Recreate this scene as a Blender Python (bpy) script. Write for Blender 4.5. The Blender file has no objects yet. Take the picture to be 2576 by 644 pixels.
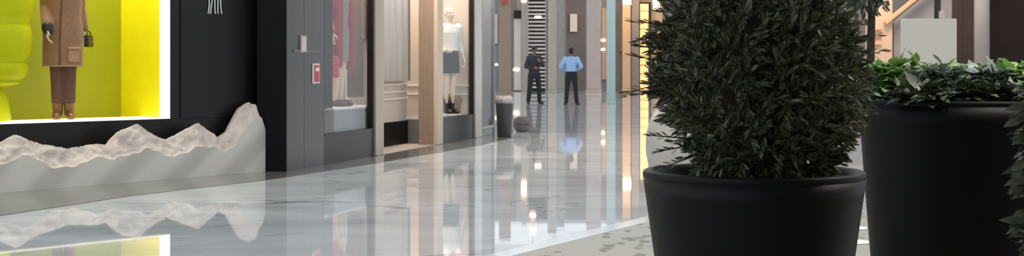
import bpy, math, random
from mathutils import Vector, Matrix, noise
random.seed(7)
S = bpy.context.scene
C = S.collection
F, H, HY, CX = 3600.0, 1.15, 165.0, 1288.0      # focal length in pixels, eye height, horizon row, centre column
R = math.radians

def P(px, py, Y): return Vector(((px-CX)/F*Y, Y, H-(py-HY)/F*Y))
def G(px, py, z=0.0): return P(px, py, (H-z)*F/(py-HY))

# ------------------------------------------------------------------ materials
def mat(name, col, rough=0.5, metal=0.0, spec=0.5, emit=None, es=0.0, var=0.0, scale=6.0, bump=0.0, stretch=(1,1,1), sheen=0.0):
    m = bpy.data.materials.new(name); m.use_nodes = True
    nt = m.node_tree; b = nt.nodes['Principled BSDF']
    b.inputs['Base Color'].default_value = (*col, 1); b.inputs['Roughness'].default_value = rough
    b.inputs['Metallic'].default_value = metal; b.inputs['Specular IOR Level'].default_value = spec
    if sheen: b.inputs['Sheen Weight'].default_value = sheen
    if emit: b.inputs['Emission Color'].default_value = (*emit, 1); b.inputs['Emission Strength'].default_value = es
    if var or bump:
        tc = nt.nodes.new('ShaderNodeTexCoord'); mp = nt.nodes.new('ShaderNodeMapping'); mp.inputs['Scale'].default_value = stretch
        n = nt.nodes.new('ShaderNodeTexNoise'); n.inputs['Scale'].default_value = scale; n.inputs['Detail'].default_value = 5
        nt.links.new(tc.outputs['Object'], mp.inputs['Vector']); nt.links.new(mp.outputs['Vector'], n.inputs['Vector'])
        if var:
            r = nt.nodes.new('ShaderNodeValToRGB')
            r.color_ramp.elements[0].position = 0.3; r.color_ramp.elements[1].position = 0.7
            r.color_ramp.elements[0].color = (*[c*(1-var) for c in col], 1)
            r.color_ramp.elements[1].color = (*[min(1, c*(1+var)) for c in col], 1)
            nt.links.new(n.outputs['Fac'], r.inputs['Fac']); nt.links.new(r.outputs['Color'], b.inputs['Base Color'])
        if bump:
            bp = nt.nodes.new('ShaderNodeBump'); bp.inputs['Strength'].default_value = bump; bp.inputs['Distance'].default_value = 0.02
            nt.links.new(n.outputs['Fac'], bp.inputs['Height']); nt.links.new(bp.outputs['Normal'], b.inputs['Normal'])
    return m

def leaf_mat(name, cols, rough=0.4, spec=0.5, trans=0.15):
    m = bpy.data.materials.new(name); m.use_nodes = True
    nt = m.node_tree; b = nt.nodes['Principled BSDF']
    g = nt.nodes.new('ShaderNodeNewGeometry'); r = nt.nodes.new('ShaderNodeValToRGB')
    el = r.color_ramp.elements
    while len(el) < len(cols): el.new(0.5)
    for i, c in enumerate(cols): el[i].position = i/(len(cols)-1); el[i].color = (*c, 1)
    nt.links.new(g.outputs['Random Per Island'], r.inputs['Fac']); nt.links.new(r.outputs['Color'], b.inputs['Base Color'])
    b.inputs['Roughness'].default_value = rough; b.inputs['Specular IOR Level'].default_value = spec
    t = nt.nodes.new('ShaderNodeBsdfTranslucent'); mx = nt.nodes.new('ShaderNodeMixShader'); mx.inputs['Fac'].default_value = trans
    nt.links.new(r.outputs['Color'], t.inputs['Color'])
    nt.links.new(b.outputs[0], mx.inputs[1]); nt.links.new(t.outputs[0], mx.inputs[2])
    nt.links.new(mx.outputs[0], nt.nodes['Material Output'].inputs['Surface'])
    return m

def glass_mat(name, tint=(1,1,1), k=1.0):
    m = bpy.data.materials.new(name); m.use_nodes = True; nt = m.node_tree; nt.nodes.clear()
    o = nt.nodes.new('ShaderNodeOutputMaterial'); t = nt.nodes.new('ShaderNodeBsdfTransparent'); t.inputs['Color'].default_value = (*tint, 1)
    gl = nt.nodes.new('ShaderNodeBsdfGlossy'); gl.inputs['Roughness'].default_value = 0.03
    f = nt.nodes.new('ShaderNodeFresnel'); f.inputs['IOR'].default_value = 1.45
    mu = nt.nodes.new('ShaderNodeMath'); mu.operation = 'MULTIPLY'; mu.inputs[1].default_value = k
    mx = nt.nodes.new('ShaderNodeMixShader')
    nt.links.new(f.outputs[0], mu.inputs[0]); nt.links.new(mu.outputs[0], mx.inputs['Fac'])
    nt.links.new(t.outputs[0], mx.inputs[1]); nt.links.new(gl.outputs[0], mx.inputs[2]); nt.links.new(mx.outputs[0], o.inputs['Surface'])
    return m

def floor_mat():
    m = bpy.data.materials.new('polished_marble'); m.use_nodes = True; nt = m.node_tree; N = nt.nodes; L = nt.links
    b = N['Principled BSDF']; b.inputs['Roughness'].default_value = 0.03; b.inputs['IOR'].default_value = 1.5
    tc = N.new('ShaderNodeTexCoord')
    mp = N.new('ShaderNodeMapping'); mp.inputs['Rotation'].default_value = (0, 0, R(-28)); mp.inputs['Scale'].default_value = (0.55, 1.1, 1)
    L.new(tc.outputs['Object'], mp.inputs['Vector'])
    n1 = N.new('ShaderNodeTexNoise'); n1.inputs['Scale'].default_value = 1.1; n1.inputs['Detail'].default_value = 6; n1.inputs['Distortion'].default_value = 0.6
    L.new(mp.outputs[0], n1.inputs['Vector'])
    r1 = N.new('ShaderNodeValToRGB'); e = r1.color_ramp.elements
    e[0].position = 0.3; e[0].color = (0.53, 0.555, 0.57, 1); e[1].position = 0.68; e[1].color = (0.77, 0.79, 0.80, 1)
    L.new(n1.outputs['Fac'], r1.inputs['Fac'])
    # thin dark veins where a second noise crosses its middle value
    n2 = N.new('ShaderNodeTexNoise'); n2.inputs['Scale'].default_value = 0.9; n2.inputs['Detail'].default_value = 7; n2.inputs['Distortion'].default_value = 1.1
    L.new(mp.outputs[0], n2.inputs['Vector'])
    s = N.new('ShaderNodeMath'); s.operation = 'SUBTRACT'; s.inputs[1].default_value = 0.5; L.new(n2.outputs['Fac'], s.inputs[0])
    a = N.new('ShaderNodeMath'); a.operation = 'ABSOLUTE'; L.new(s.outputs[0], a.inputs[0])
    r2 = N.new('ShaderNodeValToRGB'); e = r2.color_ramp.elements
    e[0].position = 0.0; e[0].color = (0.36, 0.36, 0.37, 1); e[1].position = 0.012; e[1].color = (1, 1, 1, 1)
    L.new(a.outputs[0], r2.inputs['Fac'])
    n3 = N.new('ShaderNodeTexNoise'); n3.inputs['Scale'].default_value = 0.8; L.new(tc.outputs['Object'], n3.inputs['Vector'])
    r3 = N.new('ShaderNodeValToRGB'); e = r3.color_ramp.elements; e[0].position = 0.48; e[1].position = 0.6
    L.new(n3.outputs['Fac'], r3.inputs['Fac'])
    mx = N.new('ShaderNodeMix'); mx.data_type = 'RGBA'; mx.blend_type = 'MULTIPLY'
    L.new(r3.outputs['Color'], mx.inputs['Factor']); L.new(r1.outputs['Color'], mx.inputs['A']); L.new(r2.outputs['Color'], mx.inputs['B'])
    br = N.new('ShaderNodeTexBrick'); br.offset = 0.5; br.inputs['Scale'].default_value = 1.0; br.inputs['Mortar Size'].default_value = 0.004
    br.inputs['Brick Width'].default_value = 1.2; br.inputs['Row Height'].default_value = 1.12
    br.inputs['Color1'].default_value = (1, 1, 1, 1); br.inputs['Color2'].default_value = (0.94, 0.94, 0.94, 1); br.inputs['Mortar'].default_value = (0.92, 0.92, 0.92, 1)
    mp2 = N.new('ShaderNodeMapping'); mp2.inputs['Rotation'].default_value = (0, 0, R(-12)); L.new(tc.outputs['Object'], mp2.inputs['Vector'])
    L.new(mp2.outputs[0], br.inputs['Vector'])
    mx2 = N.new('ShaderNodeMix'); mx2.data_type = 'RGBA'; mx2.blend_type = 'MULTIPLY'; mx2.inputs['Factor'].default_value = 1.0
    L.new(mx.outputs['Result'], mx2.inputs['A']); L.new(br.outputs['Color'], mx2.inputs['B']); L.new(mx2.outputs['Result'], b.inputs['Base Color'])
    n4 = N.new('ShaderNodeTexNoise'); n4.inputs['Scale'].default_value = 2.2; L.new(tc.outputs['Object'], n4.inputs['Vector'])
    bp = N.new('ShaderNodeBump'); bp.inputs['Strength'].default_value = 0.025; bp.inputs['Distance'].default_value = 0.01
    L.new(n4.outputs['Fac'], bp.inputs['Height']); L.new(bp.outputs[0], b.inputs['Normal'])
    return m

def spotted_floor_mat():
    m = bpy.data.materials.new('spotted_beige_floor'); m.use_nodes = True; nt = m.node_tree; N = nt.nodes; L = nt.links
    b = N['Principled BSDF']; b.inputs['Roughness'].default_value = 0.6
    tc = N.new('ShaderNodeTexCoord'); mp = N.new('ShaderNodeMapping'); mp.inputs['Scale'].default_value = (1.0, 0.5, 1)
    L.new(tc.outputs['Object'], mp.inputs['Vector'])
    n = N.new('ShaderNodeTexNoise'); n.inputs['Scale'].default_value = 8; n.inputs['Detail'].default_value = 2; L.new(mp.outputs[0], n.inputs['Vector'])
    v = N.new('ShaderNodeTexVoronoi'); v.inputs['Scale'].default_value = 9.0; v.feature = 'F1'
    ad = N.new('ShaderNodeVectorMath'); ad.operation = 'MULTIPLY_ADD'; ad.inputs[1].default_value = (0.12, 0.12, 0)
    L.new(n.outputs['Color'], ad.inputs[0]); L.new(mp.outputs[0], ad.inputs[2]); L.new(ad.outputs[0], v.inputs['Vector'])
    r = N.new('ShaderNodeValToRGB'); e = r.color_ramp.elements
    e[0].position = 0.27; e[0].color = (0.22, 0.205, 0.155, 1); e[1].position = 0.42; e[1].color = (0.43, 0.40, 0.35, 1)
    L.new(v.outputs['Distance'], r.inputs['Fac']); L.new(r.outputs['Color'], b.inputs['Base Color'])
    return m

def stone_mat():
    m = bpy.data.materials.new('sawn_veined_stone'); m.use_nodes = True; nt = m.node_tree; N = nt.nodes; L = nt.links
    b = N['Principled BSDF']; b.inputs['Roughness'].default_value = 0.45
    tc = N.new('ShaderNodeTexCoord'); mp = N.new('ShaderNodeMapping')
    rd = (G(655, 433)-G(0, 487)).normalized()      # veins slant up to the right along the slab's face
    dt = N.new('ShaderNodeVectorMath'); dt.operation = 'DOT_PRODUCT'; dt.inputs[1].default_value = (rd.x, rd.y, -1.15); L.new(tc.outputs['Object'], dt.inputs[0])
    mp = N.new('ShaderNodeCombineXYZ'); L.new(dt.outputs['Value'], mp.inputs['X'])
    sx = N.new('ShaderNodeSeparateXYZ'); L.new(tc.outputs['Object'], sx.inputs[0]); L.new(sx.outputs['Z'], mp.inputs['Y'])
    w = N.new('ShaderNodeTexWave'); w.bands_direction = 'X'; w.inputs['Scale'].default_value = 0.42; w.inputs['Distortion'].default_value = 5.0
    w.inputs['Detail'].default_value = 4; w.inputs['Detail Scale'].default_value = 0.8; L.new(mp.outputs[0], w.inputs['Vector'])
    r = N.new('ShaderNodeValToRGB'); e = r.color_ramp.elements
    e[0].color = (0.50, 0.475, 0.425, 1); e[1].color = (0.65, 0.62, 0.555, 1); e[0].position = 0.1; e[1].position = 0.75
    L.new(w.outputs['Fac'], r.inputs['Fac']); L.new(r.outputs['Color'], b.inputs['Base Color'])
    return m

M = dict(
    floor=floor_mat(), cafe=spotted_floor_mat(), strip=mat('white_stone', (0.74, 0.77, 0.78), 0.10, var=0.06, scale=3),
    border=mat('grey_stone_border', (0.175, 0.168, 0.150), 0.10, spec=0.8, var=0.18, scale=3, stretch=(1, 0.4, 1)),
    black=mat('black_panel', (0.008, 0.0072, 0.008), 0.42, spec=0.3, var=0.15, scale=2), blackgloss=mat('black_lacquer', (0.003, 0.003, 0.004), 0.4, spec=0.12, var=0.1),
    stone=stone_mat(), rough=mat('split_stone', (0.64, 0.55, 0.48), 0.85, var=0.10, scale=7, bump=0.25),
    lime=mat('lime_paint', (0.33, 0.355, 0.002), 0.5, var=0.03), yellow=mat('yellow_paint', (0.80, 0.71, 0.002), 0.5, var=0.03),
    limegloss=mat('lime_film', (0.53, 0.56, 0.003), 0.4, spec=0.12, var=0.04), led=mat('white_light_strip', (1, 1, 1), 0.5, emit=(1, 0.88, 0.70), es=0.95),
    coat=mat('tan_cloth', (0.30, 0.155, 0.08), 0.85, var=0.12, scale=30, sheen=0.2), coatlight=mat('light_tan_cloth', (0.42, 0.25, 0.14), 0.8, var=0.1, scale=30),
    trouser=mat('brown_cloth', (0.115, 0.055, 0.035), 0.85, var=0.12, scale=30), boot=mat('brown_leather', (0.20, 0.10, 0.03), 0.4, var=0.15, scale=20),
    skin_m=mat('cream_mannequin', (0.70, 0.56, 0.42), 0.45, var=0.03), darkleather=mat('black_leather', (0.012, 0.010, 0.010), 0.4, var=0.2, scale=25),
    grey=mat('grey_panel', (0.060, 0.062, 0.064), 0.28, var=0.12, scale=1.5, stretch=(3, 3, 0.3)), seam=mat('bronze_seam', (0.20, 0.17, 0.15), 0.4, metal=0.4, var=0.1),
    plate=mat('pale_plate', (0.62, 0.55, 0.50), 0.4, var=0.05), plateframe=mat('steel_frame', (0.35, 0.33, 0.31), 0.35, metal=0.6, var=0.05),
    red=mat('red_cloth', (0.30, 0.022, 0.028), 0.7, var=0.15, scale=25), redbag=mat('red_leather', (0.62, 0.06, 0.08), 0.35, var=0.1, scale=20),
    redplastic=mat('red_plastic', (0.5, 0.05, 0.06), 0.35, var=0.05), white=mat('white_paint', (0.74, 0.72, 0.69), 0.4, var=0.03),
    plinth=mat('charcoal_stone', (0.020, 0.020, 0.023), 0.35, spec=0.35, var=0.2, scale=4), frame=mat('dark_metal', (0.025, 0.022, 0.022), 0.35, metal=0.5, var=0.1),
    brass=mat('pale_brass', (0.47, 0.40, 0.31), 0.38, metal=0.35, var=0.06, stretch=(1, 1, 0.1)), tan=mat('tan_timber', (0.30, 0.215, 0.15), 0.4, var=0.10, scale=8, stretch=(4, 4, 0.4)),
    tanlight=mat('light_tan_timber', (0.58, 0.47, 0.35), 0.4, var=0.06, scale=8, stretch=(4, 4, 0.4)),
    beige=mat('beige_wall', (0.60, 0.51, 0.44), 0.6, var=0.04, scale=2), beigefloor=mat('beige_threshold', (0.45, 0.37, 0.31), 0.35, var=0.08, scale=5),
    curtain=mat('pale_curtain', (0.66, 0.62, 0.58), 0.85, var=0.05, scale=10, stretch=(6, 6, 0.3)), moulding=mat('moulding_white', (0.80, 0.74, 0.68), 0.5, var=0.03),
    umber=mat('umber_cloth', (0.11, 0.062, 0.036), 0.85, var=0.2, scale=20), greydress=mat('grey_beige_cloth', (0.27, 0.22, 0.195), 0.85, var=0.12, scale=25),
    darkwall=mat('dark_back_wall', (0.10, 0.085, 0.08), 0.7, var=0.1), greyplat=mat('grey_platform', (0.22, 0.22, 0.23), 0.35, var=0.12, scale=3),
    steel=mat('pale_metal', (0.52, 0.50, 0.46), 0.35, metal=0.3, var=0.05), glass=glass_mat('shop_glass', (0.97, 0.98, 0.98), 0.16), bluegrey=mat('blue_grey_panel', (0.20, 0.215, 0.225), 0.35, var=0.15, scale=2),
    bin=mat('charcoal_metal', (0.05, 0.055, 0.06), 0.45, var=0.1), liner=mat('grey_liner', (0.36, 0.34, 0.33), 0.6, var=0.25, scale=12),
    pouf=mat('brown_grey_cloth', (0.16, 0.14, 0.13), 0.8, var=0.2, scale=12),
    pot=mat('black_resin', (0.0030, 0.0036, 0.0046), 0.5, spec=0.2, var=0.12, scale=6, bump=0.04), potb=mat('charcoal_resin', (0.0035, 0.0038, 0.0042), 0.5, spec=0.12, var=0.15, scale=5, bump=0.04),
    soil=mat('dark_soil', (0.02, 0.016, 0.012), 0.95, var=0.4, scale=40, bump=1.0), bark=mat('dark_bark', (0.03, 0.024, 0.018), 0.9, var=0.3, scale=20),
    yew=leaf_mat('yew_needles', [(0.030, 0.035, 0.024), (0.064, 0.076, 0.046), (0.095, 0.110, 0.058), (0.17, 0.18, 0.085), (0.14, 0.15, 0.125)], 0.36, 0.6, 0.15),
    green=leaf_mat('fresh_green_leaves', [(0.14, 0.24, 0.07), (0.26, 0.42, 0.12), (0.19, 0.34, 0.14), (0.36, 0.50, 0.20)], 0.4, 0.5, 0.2),
    greyleaf=leaf_mat('grey_green_leaves', [(0.10, 0.145, 0.11), (0.20, 0.26, 0.21), (0.32, 0.38, 0.32)], 0.4, 0.5, 0.15),
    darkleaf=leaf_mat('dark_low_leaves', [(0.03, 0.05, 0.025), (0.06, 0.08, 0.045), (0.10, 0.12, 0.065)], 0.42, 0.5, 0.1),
    paleleaf=leaf_mat('dull_olive_leaves', [(0.035, 0.042, 0.027), (0.07, 0.078, 0.052), (0.105, 0.112, 0.078)], 0.45, 0.4, 0.1),
    board=mat('white_board', (0.60, 0.59, 0.54), 0.5, var=0.03, scale=2), blackmetal=mat('black_metal', (0.012, 0.012, 0.013), 0.4, metal=0.3, var=0.1),
    peach=mat('peach_plaster', (0.60, 0.41, 0.29), 0.6, var=0.07, scale=2), orange=mat('orange_timber', (0.72, 0.37, 0.20), 0.45, var=0.08, scale=4),
    brownwall=mat('red_brown_wall', (0.022, 0.011, 0.007), 0.6, spec=0.25, var=0.15, scale=1.5), brown2=mat('brown_slats', (0.07, 0.045, 0.036), 0.5, var=0.25, scale=3, stretch=(6, 6, 0.1)),
    palecol=mat('pale_column', (0.46, 0.42, 0.39), 0.45, var=0.04), midgrey=mat('mid_grey_wall', (0.27, 0.245, 0.235), 0.6, var=0.08),
    fardark=mat('far_dark_panel', (0.15, 0.135, 0.13), 0.5, var=0.15, scale=1.0), taupe=mat('taupe_wall', (0.26, 0.22, 0.20), 0.6, var=0.12, scale=1.2), pinkcol=mat('pinkish_stone', (0.50, 0.42, 0.37), 0.4, var=0.08, stretch=(1, 1, 0.3)),
    farbeige=mat('far_beige_stone', (0.44, 0.385, 0.32), 0.4, var=0.07, stretch=(1, 1, 0.3)), fargreen=mat('far_green_grey_panel', (0.30, 0.315, 0.29), 0.35, var=0.1),
    aqua=mat('aqua_glass_column', (0.42, 0.56, 0.54), 0.2, var=0.06, stretch=(1, 1, 0.2)), warmwall=mat('warm_panel', (0.62, 0.40, 0.23), 0.5, var=0.06),
    warmled=mat('amber_light_strip', (1, 0.7, 0.3), 0.5, emit=(1, 0.53, 0.15), es=1.15), warmlamp=mat('warm_lamp_glow', (1, 0.8, 0.6), 0.5, emit=(1, 0.62, 0.36), es=3.0),
    pendglow=mat('pendant_glow', (1, 0.8, 0.6), 0.5, emit=(1, 0.62, 0.40), es=2.2),
    spotlamp=mat('spot_glow', (1, 0.9, 0.8), 0.5, emit=(1, 0.75, 0.6), es=3.0), slat=mat('white_slat', (0.80, 0.78, 0.76), 0.4, var=0.03), darkgap=mat('dark_opening', (0.03, 0.03, 0.033), 0.6, var=0.1),
    blackcloth=mat('black_cloth', (0.005, 0.005, 0.006), 0.9, spec=0.1, var=0.1, scale=12),
    suit=mat('dark_suit_cloth', (0.018, 0.018, 0.022), 0.85, var=0.2, scale=25), suittop=mat('dark_jacket_cloth', (0.035, 0.033, 0.042), 0.85, var=0.25, scale=25),
    blueshirt=mat('light_blue_cloth', (0.30, 0.47, 0.72), 0.8, var=0.05, scale=20), navy=mat('navy_trouser_cloth', (0.012, 0.013, 0.022), 0.85, var=0.2, scale=20),
    shoe=mat('black_shoe', (0.01, 0.01, 0.01), 0.35, var=0.1), skin=mat('brown_skin', (0.22, 0.115, 0.075), 0.55, var=0.05), hair=mat('black_hair', (0.008, 0.007, 0.007), 0.6, var=0.2, scale=40),
    ceil=mat('white_ceiling', (0.72, 0.72, 0.72), 0.7, var=0.03), fascia=mat('pale_fascia', (0.62, 0.60, 0.58), 0.5, var=0.05), uplight=mat('white_disc', (0.85, 0.85, 0.84), 0.4, emit=(1, 1, 1), es=0.5, var=0.02),
    beigepot=mat('pale_beige_stone', (0.50, 0.46, 0.41), 0.5, var=0.08, scale=4),
)

# ------------------------------------------------------------------ mesh building
ORG = {}
class MB:
    def __init__(s): s.v, s.f, s.mi = [], [], []
    def add(s, vs, fs, mi=0):
        b = len(s.v); s.v += [Vector(v) for v in vs]; s.f += [tuple(i+b for i in f) for f in fs]; s.mi += [mi]*len(fs); return s
    def hexa(s, p, mi=0):   # 8 corners: bottom loop then top loop
        return s.add(p, [(3,2,1,0),(4,5,6,7),(0,1,5,4),(1,2,6,5),(2,3,7,6),(3,0,4,7)], mi)
    def box(s, a, b, mi=0):
        x0,y0,z0 = a; x1,y1,z1 = b
        return s.hexa([(x0,y0,z0),(x1,y0,z0),(x1,y1,z0),(x0,y1,z0),(x0,y0,z1),(x1,y0,z1),(x1,y1,z1),(x0,y1,z1)], mi)
    def fbox(s, fr, u0, u1, v0, v1, z0, z1, mi=0):   # box in a facade's own axes
        p = [fr.pt(u, v, z) for z in (z0, z1) for (u, v) in ((u0,v0),(u0,v1),(u1,v1),(u1,v0))]
        return s.hexa(p, mi)
    def lathe(s, c, prof, n=48, cap=True, mi=0):
        c = Vector(c); vs = []; fs = []
        for (r, z) in prof:
            for k in range(n): a = 2*math.pi*k/n; vs.append(c+Vector((r*math.cos(a), r*math.sin(a), z)))
        for j in range(len(prof)-1):
            for k in range(n): fs.append((j*n+k, j*n+(k+1)%n, (j+1)*n+(k+1)%n, (j+1)*n+k))
        if cap: fs.append(tuple(reversed(range(n)))); fs.append(tuple(range((len(prof)-1)*n, len(prof)*n)))
        return s.add(vs, fs, mi)
    def tube(s, pts, rad, n=10, mi=0):
        pts = [Vector(p) for p in pts]; rad = rad if isinstance(rad, (list, tuple)) else [rad]*len(pts)
        vs = []; fs = []
        for i, p in enumerate(pts):
            t = (pts[min(i+1, len(pts)-1)]-pts[max(i-1, 0)]).normalized()
            a = t.orthogonal().normalized() if i == 0 else (a - t*a.dot(t)).normalized()
            b = t.cross(a)
            for k in range(n): g = 2*math.pi*k/n; vs.append(p+(a*math.cos(g)+b*math.sin(g))*rad[i])
        for j in range(len(pts)-1):
            for k in range(n): fs.append((j*n+k, j*n+(k+1)%n, (j+1)*n+(k+1)%n, (j+1)*n+k))
        fs.append(tuple(reversed(range(n)))); fs.append(tuple(range((len(pts)-1)*n, len(pts)*n)))
        return s.add(vs, fs, mi)
    def loft(s, rings, n=24, mi=0, cap=True):   # rings: (centre, rx, ry) lying level
        vs = []; fs = []
        for c, rx, ry in rings:
            for k in range(n): a = 2*math.pi*k/n; vs.append(Vector(c)+Vector((rx*math.cos(a), ry*math.sin(a), 0)))
        for j in range(len(rings)-1):
            for k in range(n): fs.append((j*n+k, j*n+(k+1)%n, (j+1)*n+(k+1)%n, (j+1)*n+k))
        if cap: fs.append(tuple(reversed(range(n)))); fs.append(tuple(range((len(rings)-1)*n, len(rings)*n)))
        return s.add(vs, fs, mi)
    def ell(s, c, r, n=20, m=12, mi=0):
        r = Vector(r) if not isinstance(r, (int, float)) else Vector((r, r, r)); c = Vector(c)
        vs = [c-Vector((0,0,r.z))]; fs = []
        for j in range(1, m):
            t = math.pi*j/m
            for k in range(n): a = 2*math.pi*k/n; vs.append(c+Vector((r.x*math.sin(t)*math.cos(a), r.y*math.sin(t)*math.sin(a), -r.z*math.cos(t))))
        vs.append(c+Vector((0,0,r.z))); e = len(vs)-1
        for k in range(n):
            fs.append((0, 1+(k+1)%n, 1+k)); fs.append((e, 1+(m-2)*n+k, 1+(m-2)*n+(k+1)%n))
        for j in range(m-2):
            for k in range(n): fs.append((1+j*n+k, 1+j*n+(k+1)%n, 1+(j+1)*n+(k+1)%n, 1+(j+1)*n+k))
        return s.add(vs, fs, mi)
    def cap(s, p0, r0, p1, r1, n=14):   # tapered capsule
        p0, p1 = Vector(p0), Vector(p1); t = (p1-p0).normalized()
        pts, rad = [], []
        for k in range(5, -1, -1): a = math.pi/2*k/5.5; pts.append(p0-t*r0*math.sin(a)); rad.append(r0*math.cos(a))
        for k in range(0, 6): a = math.pi/2*k/5.5; pts.append(p1+t*r1*math.sin(a)); rad.append(r1*math.cos(a))
        return s.tube(pts, rad, n)
    def build(s, name, mats, parent=None, smooth=False, bevel=0.0, loc=None, local=False):
        mats = mats if isinstance(mats, (list, tuple)) else [mats]
        o0 = Vector((0,0,0))
        if local: o0 = Vector((0,0,0))
        elif parent is not None: o0 = ORG.get(parent, Vector((0,0,0)))
        elif loc is not None: o0 = Vector(loc)
        me = bpy.data.meshes.new(name); me.from_pydata([v-o0 for v in s.v], [], s.f)
        for m in mats: me.materials.append(m)
        if len(mats) > 1: me.polygons.foreach_set('material_index', s.mi)
        me.polygons.foreach_set('use_smooth', [smooth]*len(s.f)); me.update(); me.validate()
        o = bpy.data.objects.new(name, me); C.objects.link(o)
        if parent is not None: o.parent = parent
        else: o.location = o0
        ORG[o] = o0
        if bevel:
            b = o.modifiers.new('edge', 'BEVEL'); b.width = bevel; b.segments = 2; b.limit_method = 'ANGLE'
        return o

def tag(o, label, cat, group=None):
    o['label'] = label; o['category'] = cat
    if group: o['group'] = group
    return o
def thing(name, loc, label, cat, rz=0.0, group=None):
    o = bpy.data.objects.new(name, None); C.objects.link(o); o.location = loc; o.rotation_euler = (0, 0, rz)
    o.empty_display_size = 0.1; ORG[o] = Vector(loc); return tag(o, label, cat, group)
def struct(o): o['kind'] = 'structure'; return o

class Frame:
    def __init__(s, o, p):
        s.o = Vector((o[0], o[1], 0)); d = Vector((p[0]-o[0], p[1]-o[1], 0)); s.d = d.normalized(); s.n = Vector((s.d.y, -s.d.x, 0))
        s.ang = math.atan2(s.d.y, s.d.x)
    def pt(s, u, v, z): q = s.o+s.d*u+s.n*v; return Vector((q.x, q.y, z))
    def u(s, px, v=0.0):
        k = (px-CX)/F; a = s.o+s.n*v
        return (k*a.y-a.x)/(s.d.x-k*s.d.y)
    def v(s, px, u):
        k = (px-CX)/F; a = s.o+s.d*u
        return (k*a.y-a.x)/(s.n.x-k*s.n.y)
    def z(s, px, py, v=0.0): Y = s.pt(s.u(px, v), v, 0).y; return H-(py-HY)/F*Y
A = Frame(G(0, 473), G(427, 443.5))
B = Frame(G(720, 433), G(1190, 348))

# ------------------------------------------------------------------ floors
def poly_slab(name, pts, z0, z1, m):
    mb = MB(); n = len(pts)
    vs = [(p[0], p[1], z0) for p in pts]+[(p[0], p[1], z1) for p in pts]
    fs = [tuple(reversed(range(n))), tuple(range(n, 2*n))]+[(i, (i+1)%n, (i+1)%n+n, i+n) for i in range(n)]
    mb.add(vs, fs); return struct(mb.build(name, m))
e0, e1 = G(1290, 644), G(1640, 556); ed = (e1-e0).normalized(); en = Vector((-ed.y, ed.x, 0))
b0, b1 = e0-ed*9, e0+ed*24
poly_slab('floor', [(-16,-3), (b0.x,-3), (b0.x, b0.y), (b1.x, b1.y), (40, b1.y), (40, 67), (-16, 67)], -0.1, 0.0, M['floor'])
poly_slab('floor_cafe', [(b0.x, b0.y), (b0.x,-6), (40,-6), (40, b1.y), (b1.x, b1.y)], -0.1, 0.0, M['cafe'])
mb = MB(); q = [b0, b1, b1+en*0.15, b0+en*0.15]
mb.hexa([(p.x, p.y, 0.0005) for p in q]+[(p.x, p.y, 0.003) for p in q]); struct(mb.build('trim_floor_edge', M['strip']))
# grey stone border along the shopfronts
inner = [A.pt(-3.0, 0, 0), A.pt(A.u(716), 0, 0), B.pt(0.0, 0, 0), B.pt(B.u(1245), 0, 0)]
outer = [G(-160, 569), G(0, 543), G(330, 493), G(700, 450), G(960, 409), G(1200, 368), G(1296, 347)]
mb = MB(); pts = inner+list(reversed(outer)); n = len(pts)
mb.add([(p.x, p.y, 0.001) for p in pts]+[(p.x, p.y, 0.004) for p in pts], [tuple(range(n, 2*n))]+[(i, (i+1)%n, (i+1)%n+n, i+n) for i in range(n)])
struct(mb.build('trim_floor_border', M['border']))

# ------------------------------------------------------------------ black shopfront with the lit window
uR = A.u(426); zS = 0.60; zT = 3.1; TOP = 4.6
w = MB()
w.fbox(A, -3.0, (A.u(716)+0.35), -0.10, 0, 0, zS); w.fbox(A, -3.0, (A.u(716)+0.35), -0.10, 0, zT, TOP)
w.fbox(A, uR, A.u(452), -0.10, 0, zS, zT); w.fbox(A, A.u(452)+0.006, A.u(655), -0.10, 0.012, zS, zT); w.fbox(A, A.u(655)+0.004, (A.u(716)+0.35), -0.10, 0, zS, zT)
w.fbox(A, -3.0, -2.2, -0.10, 0, zS, zT)
struct(w.build('wall_left', M['black']))
DB = -0.88
struct(MB().fbox(A, -2.25, uR+0.05, DB-0.08, DB, 0.3, zT+0.1).build('wall_window_back', M['lime']))
struct(MB().fbox(A, uR, uR+0.05, DB, -0.10, 0.3, zT+0.1).build('wall_window_side', M['yellow']))
struct(MB().fbox(A, -2.25, -2.2, DB, -0.10, 0.3, zT+0.1).build('wall_window_end', M['lime']))
struct(MB().fbox(A, -2.2, uR, DB, -0.10, zS-0.08, zS).build('floor_window_stage', M['yellow']))
struct(MB().fbox(A, -2.25, uR+0.05, DB-0.08, -0.10, zT+0.1, zT+0.16).build('ceiling_window', M['white']))
lf = thing('window_light', A.pt(uR, 0, zS), 'glowing white light edging the yellow shop window', 'light')
MB().fbox(A, uR-0.056, uR, -0.09, 0.012, zS+0.012, zT).build('side_strip', M['led'], lf)
MB().fbox(A, -2.2, uR, -0.50, 0.012, zS, zS+0.012).build('bottom_strip', M['led'], lf)
MB().fbox(A, -2.2, uR, -0.09, 0.012, zT-0.06, zT).build('top_strip', M['led'], lf)

# white strokes of the sign on the black panel
sg = thing('wall_sign', A.pt(A.u(541), 0.012, 1.7), 'white emblem of thin fanning strokes on the black shop wall', 'sign')
for (x0, x1) in ((526, 523.5), (534.5, 530.5), (542, 541), (547, 549.5), (554, 558)):
    mbx = MB(); pts = []
    for t in range(7):
        f = t/6; py = -26+f*61; px = (x0+(x0-541)*-0.10)*(1-f)+x1*f + 1.2*math.sin(f*5+x0)
        u = A.u(px, 0.022); pts.append(A.pt(u, 0.022, A.z(px, py, 0.022)))
    mbx.tube(pts, [0.007]*6+[0.009], 8).build('stroke', M['white'], sg, smooth=True)

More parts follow.
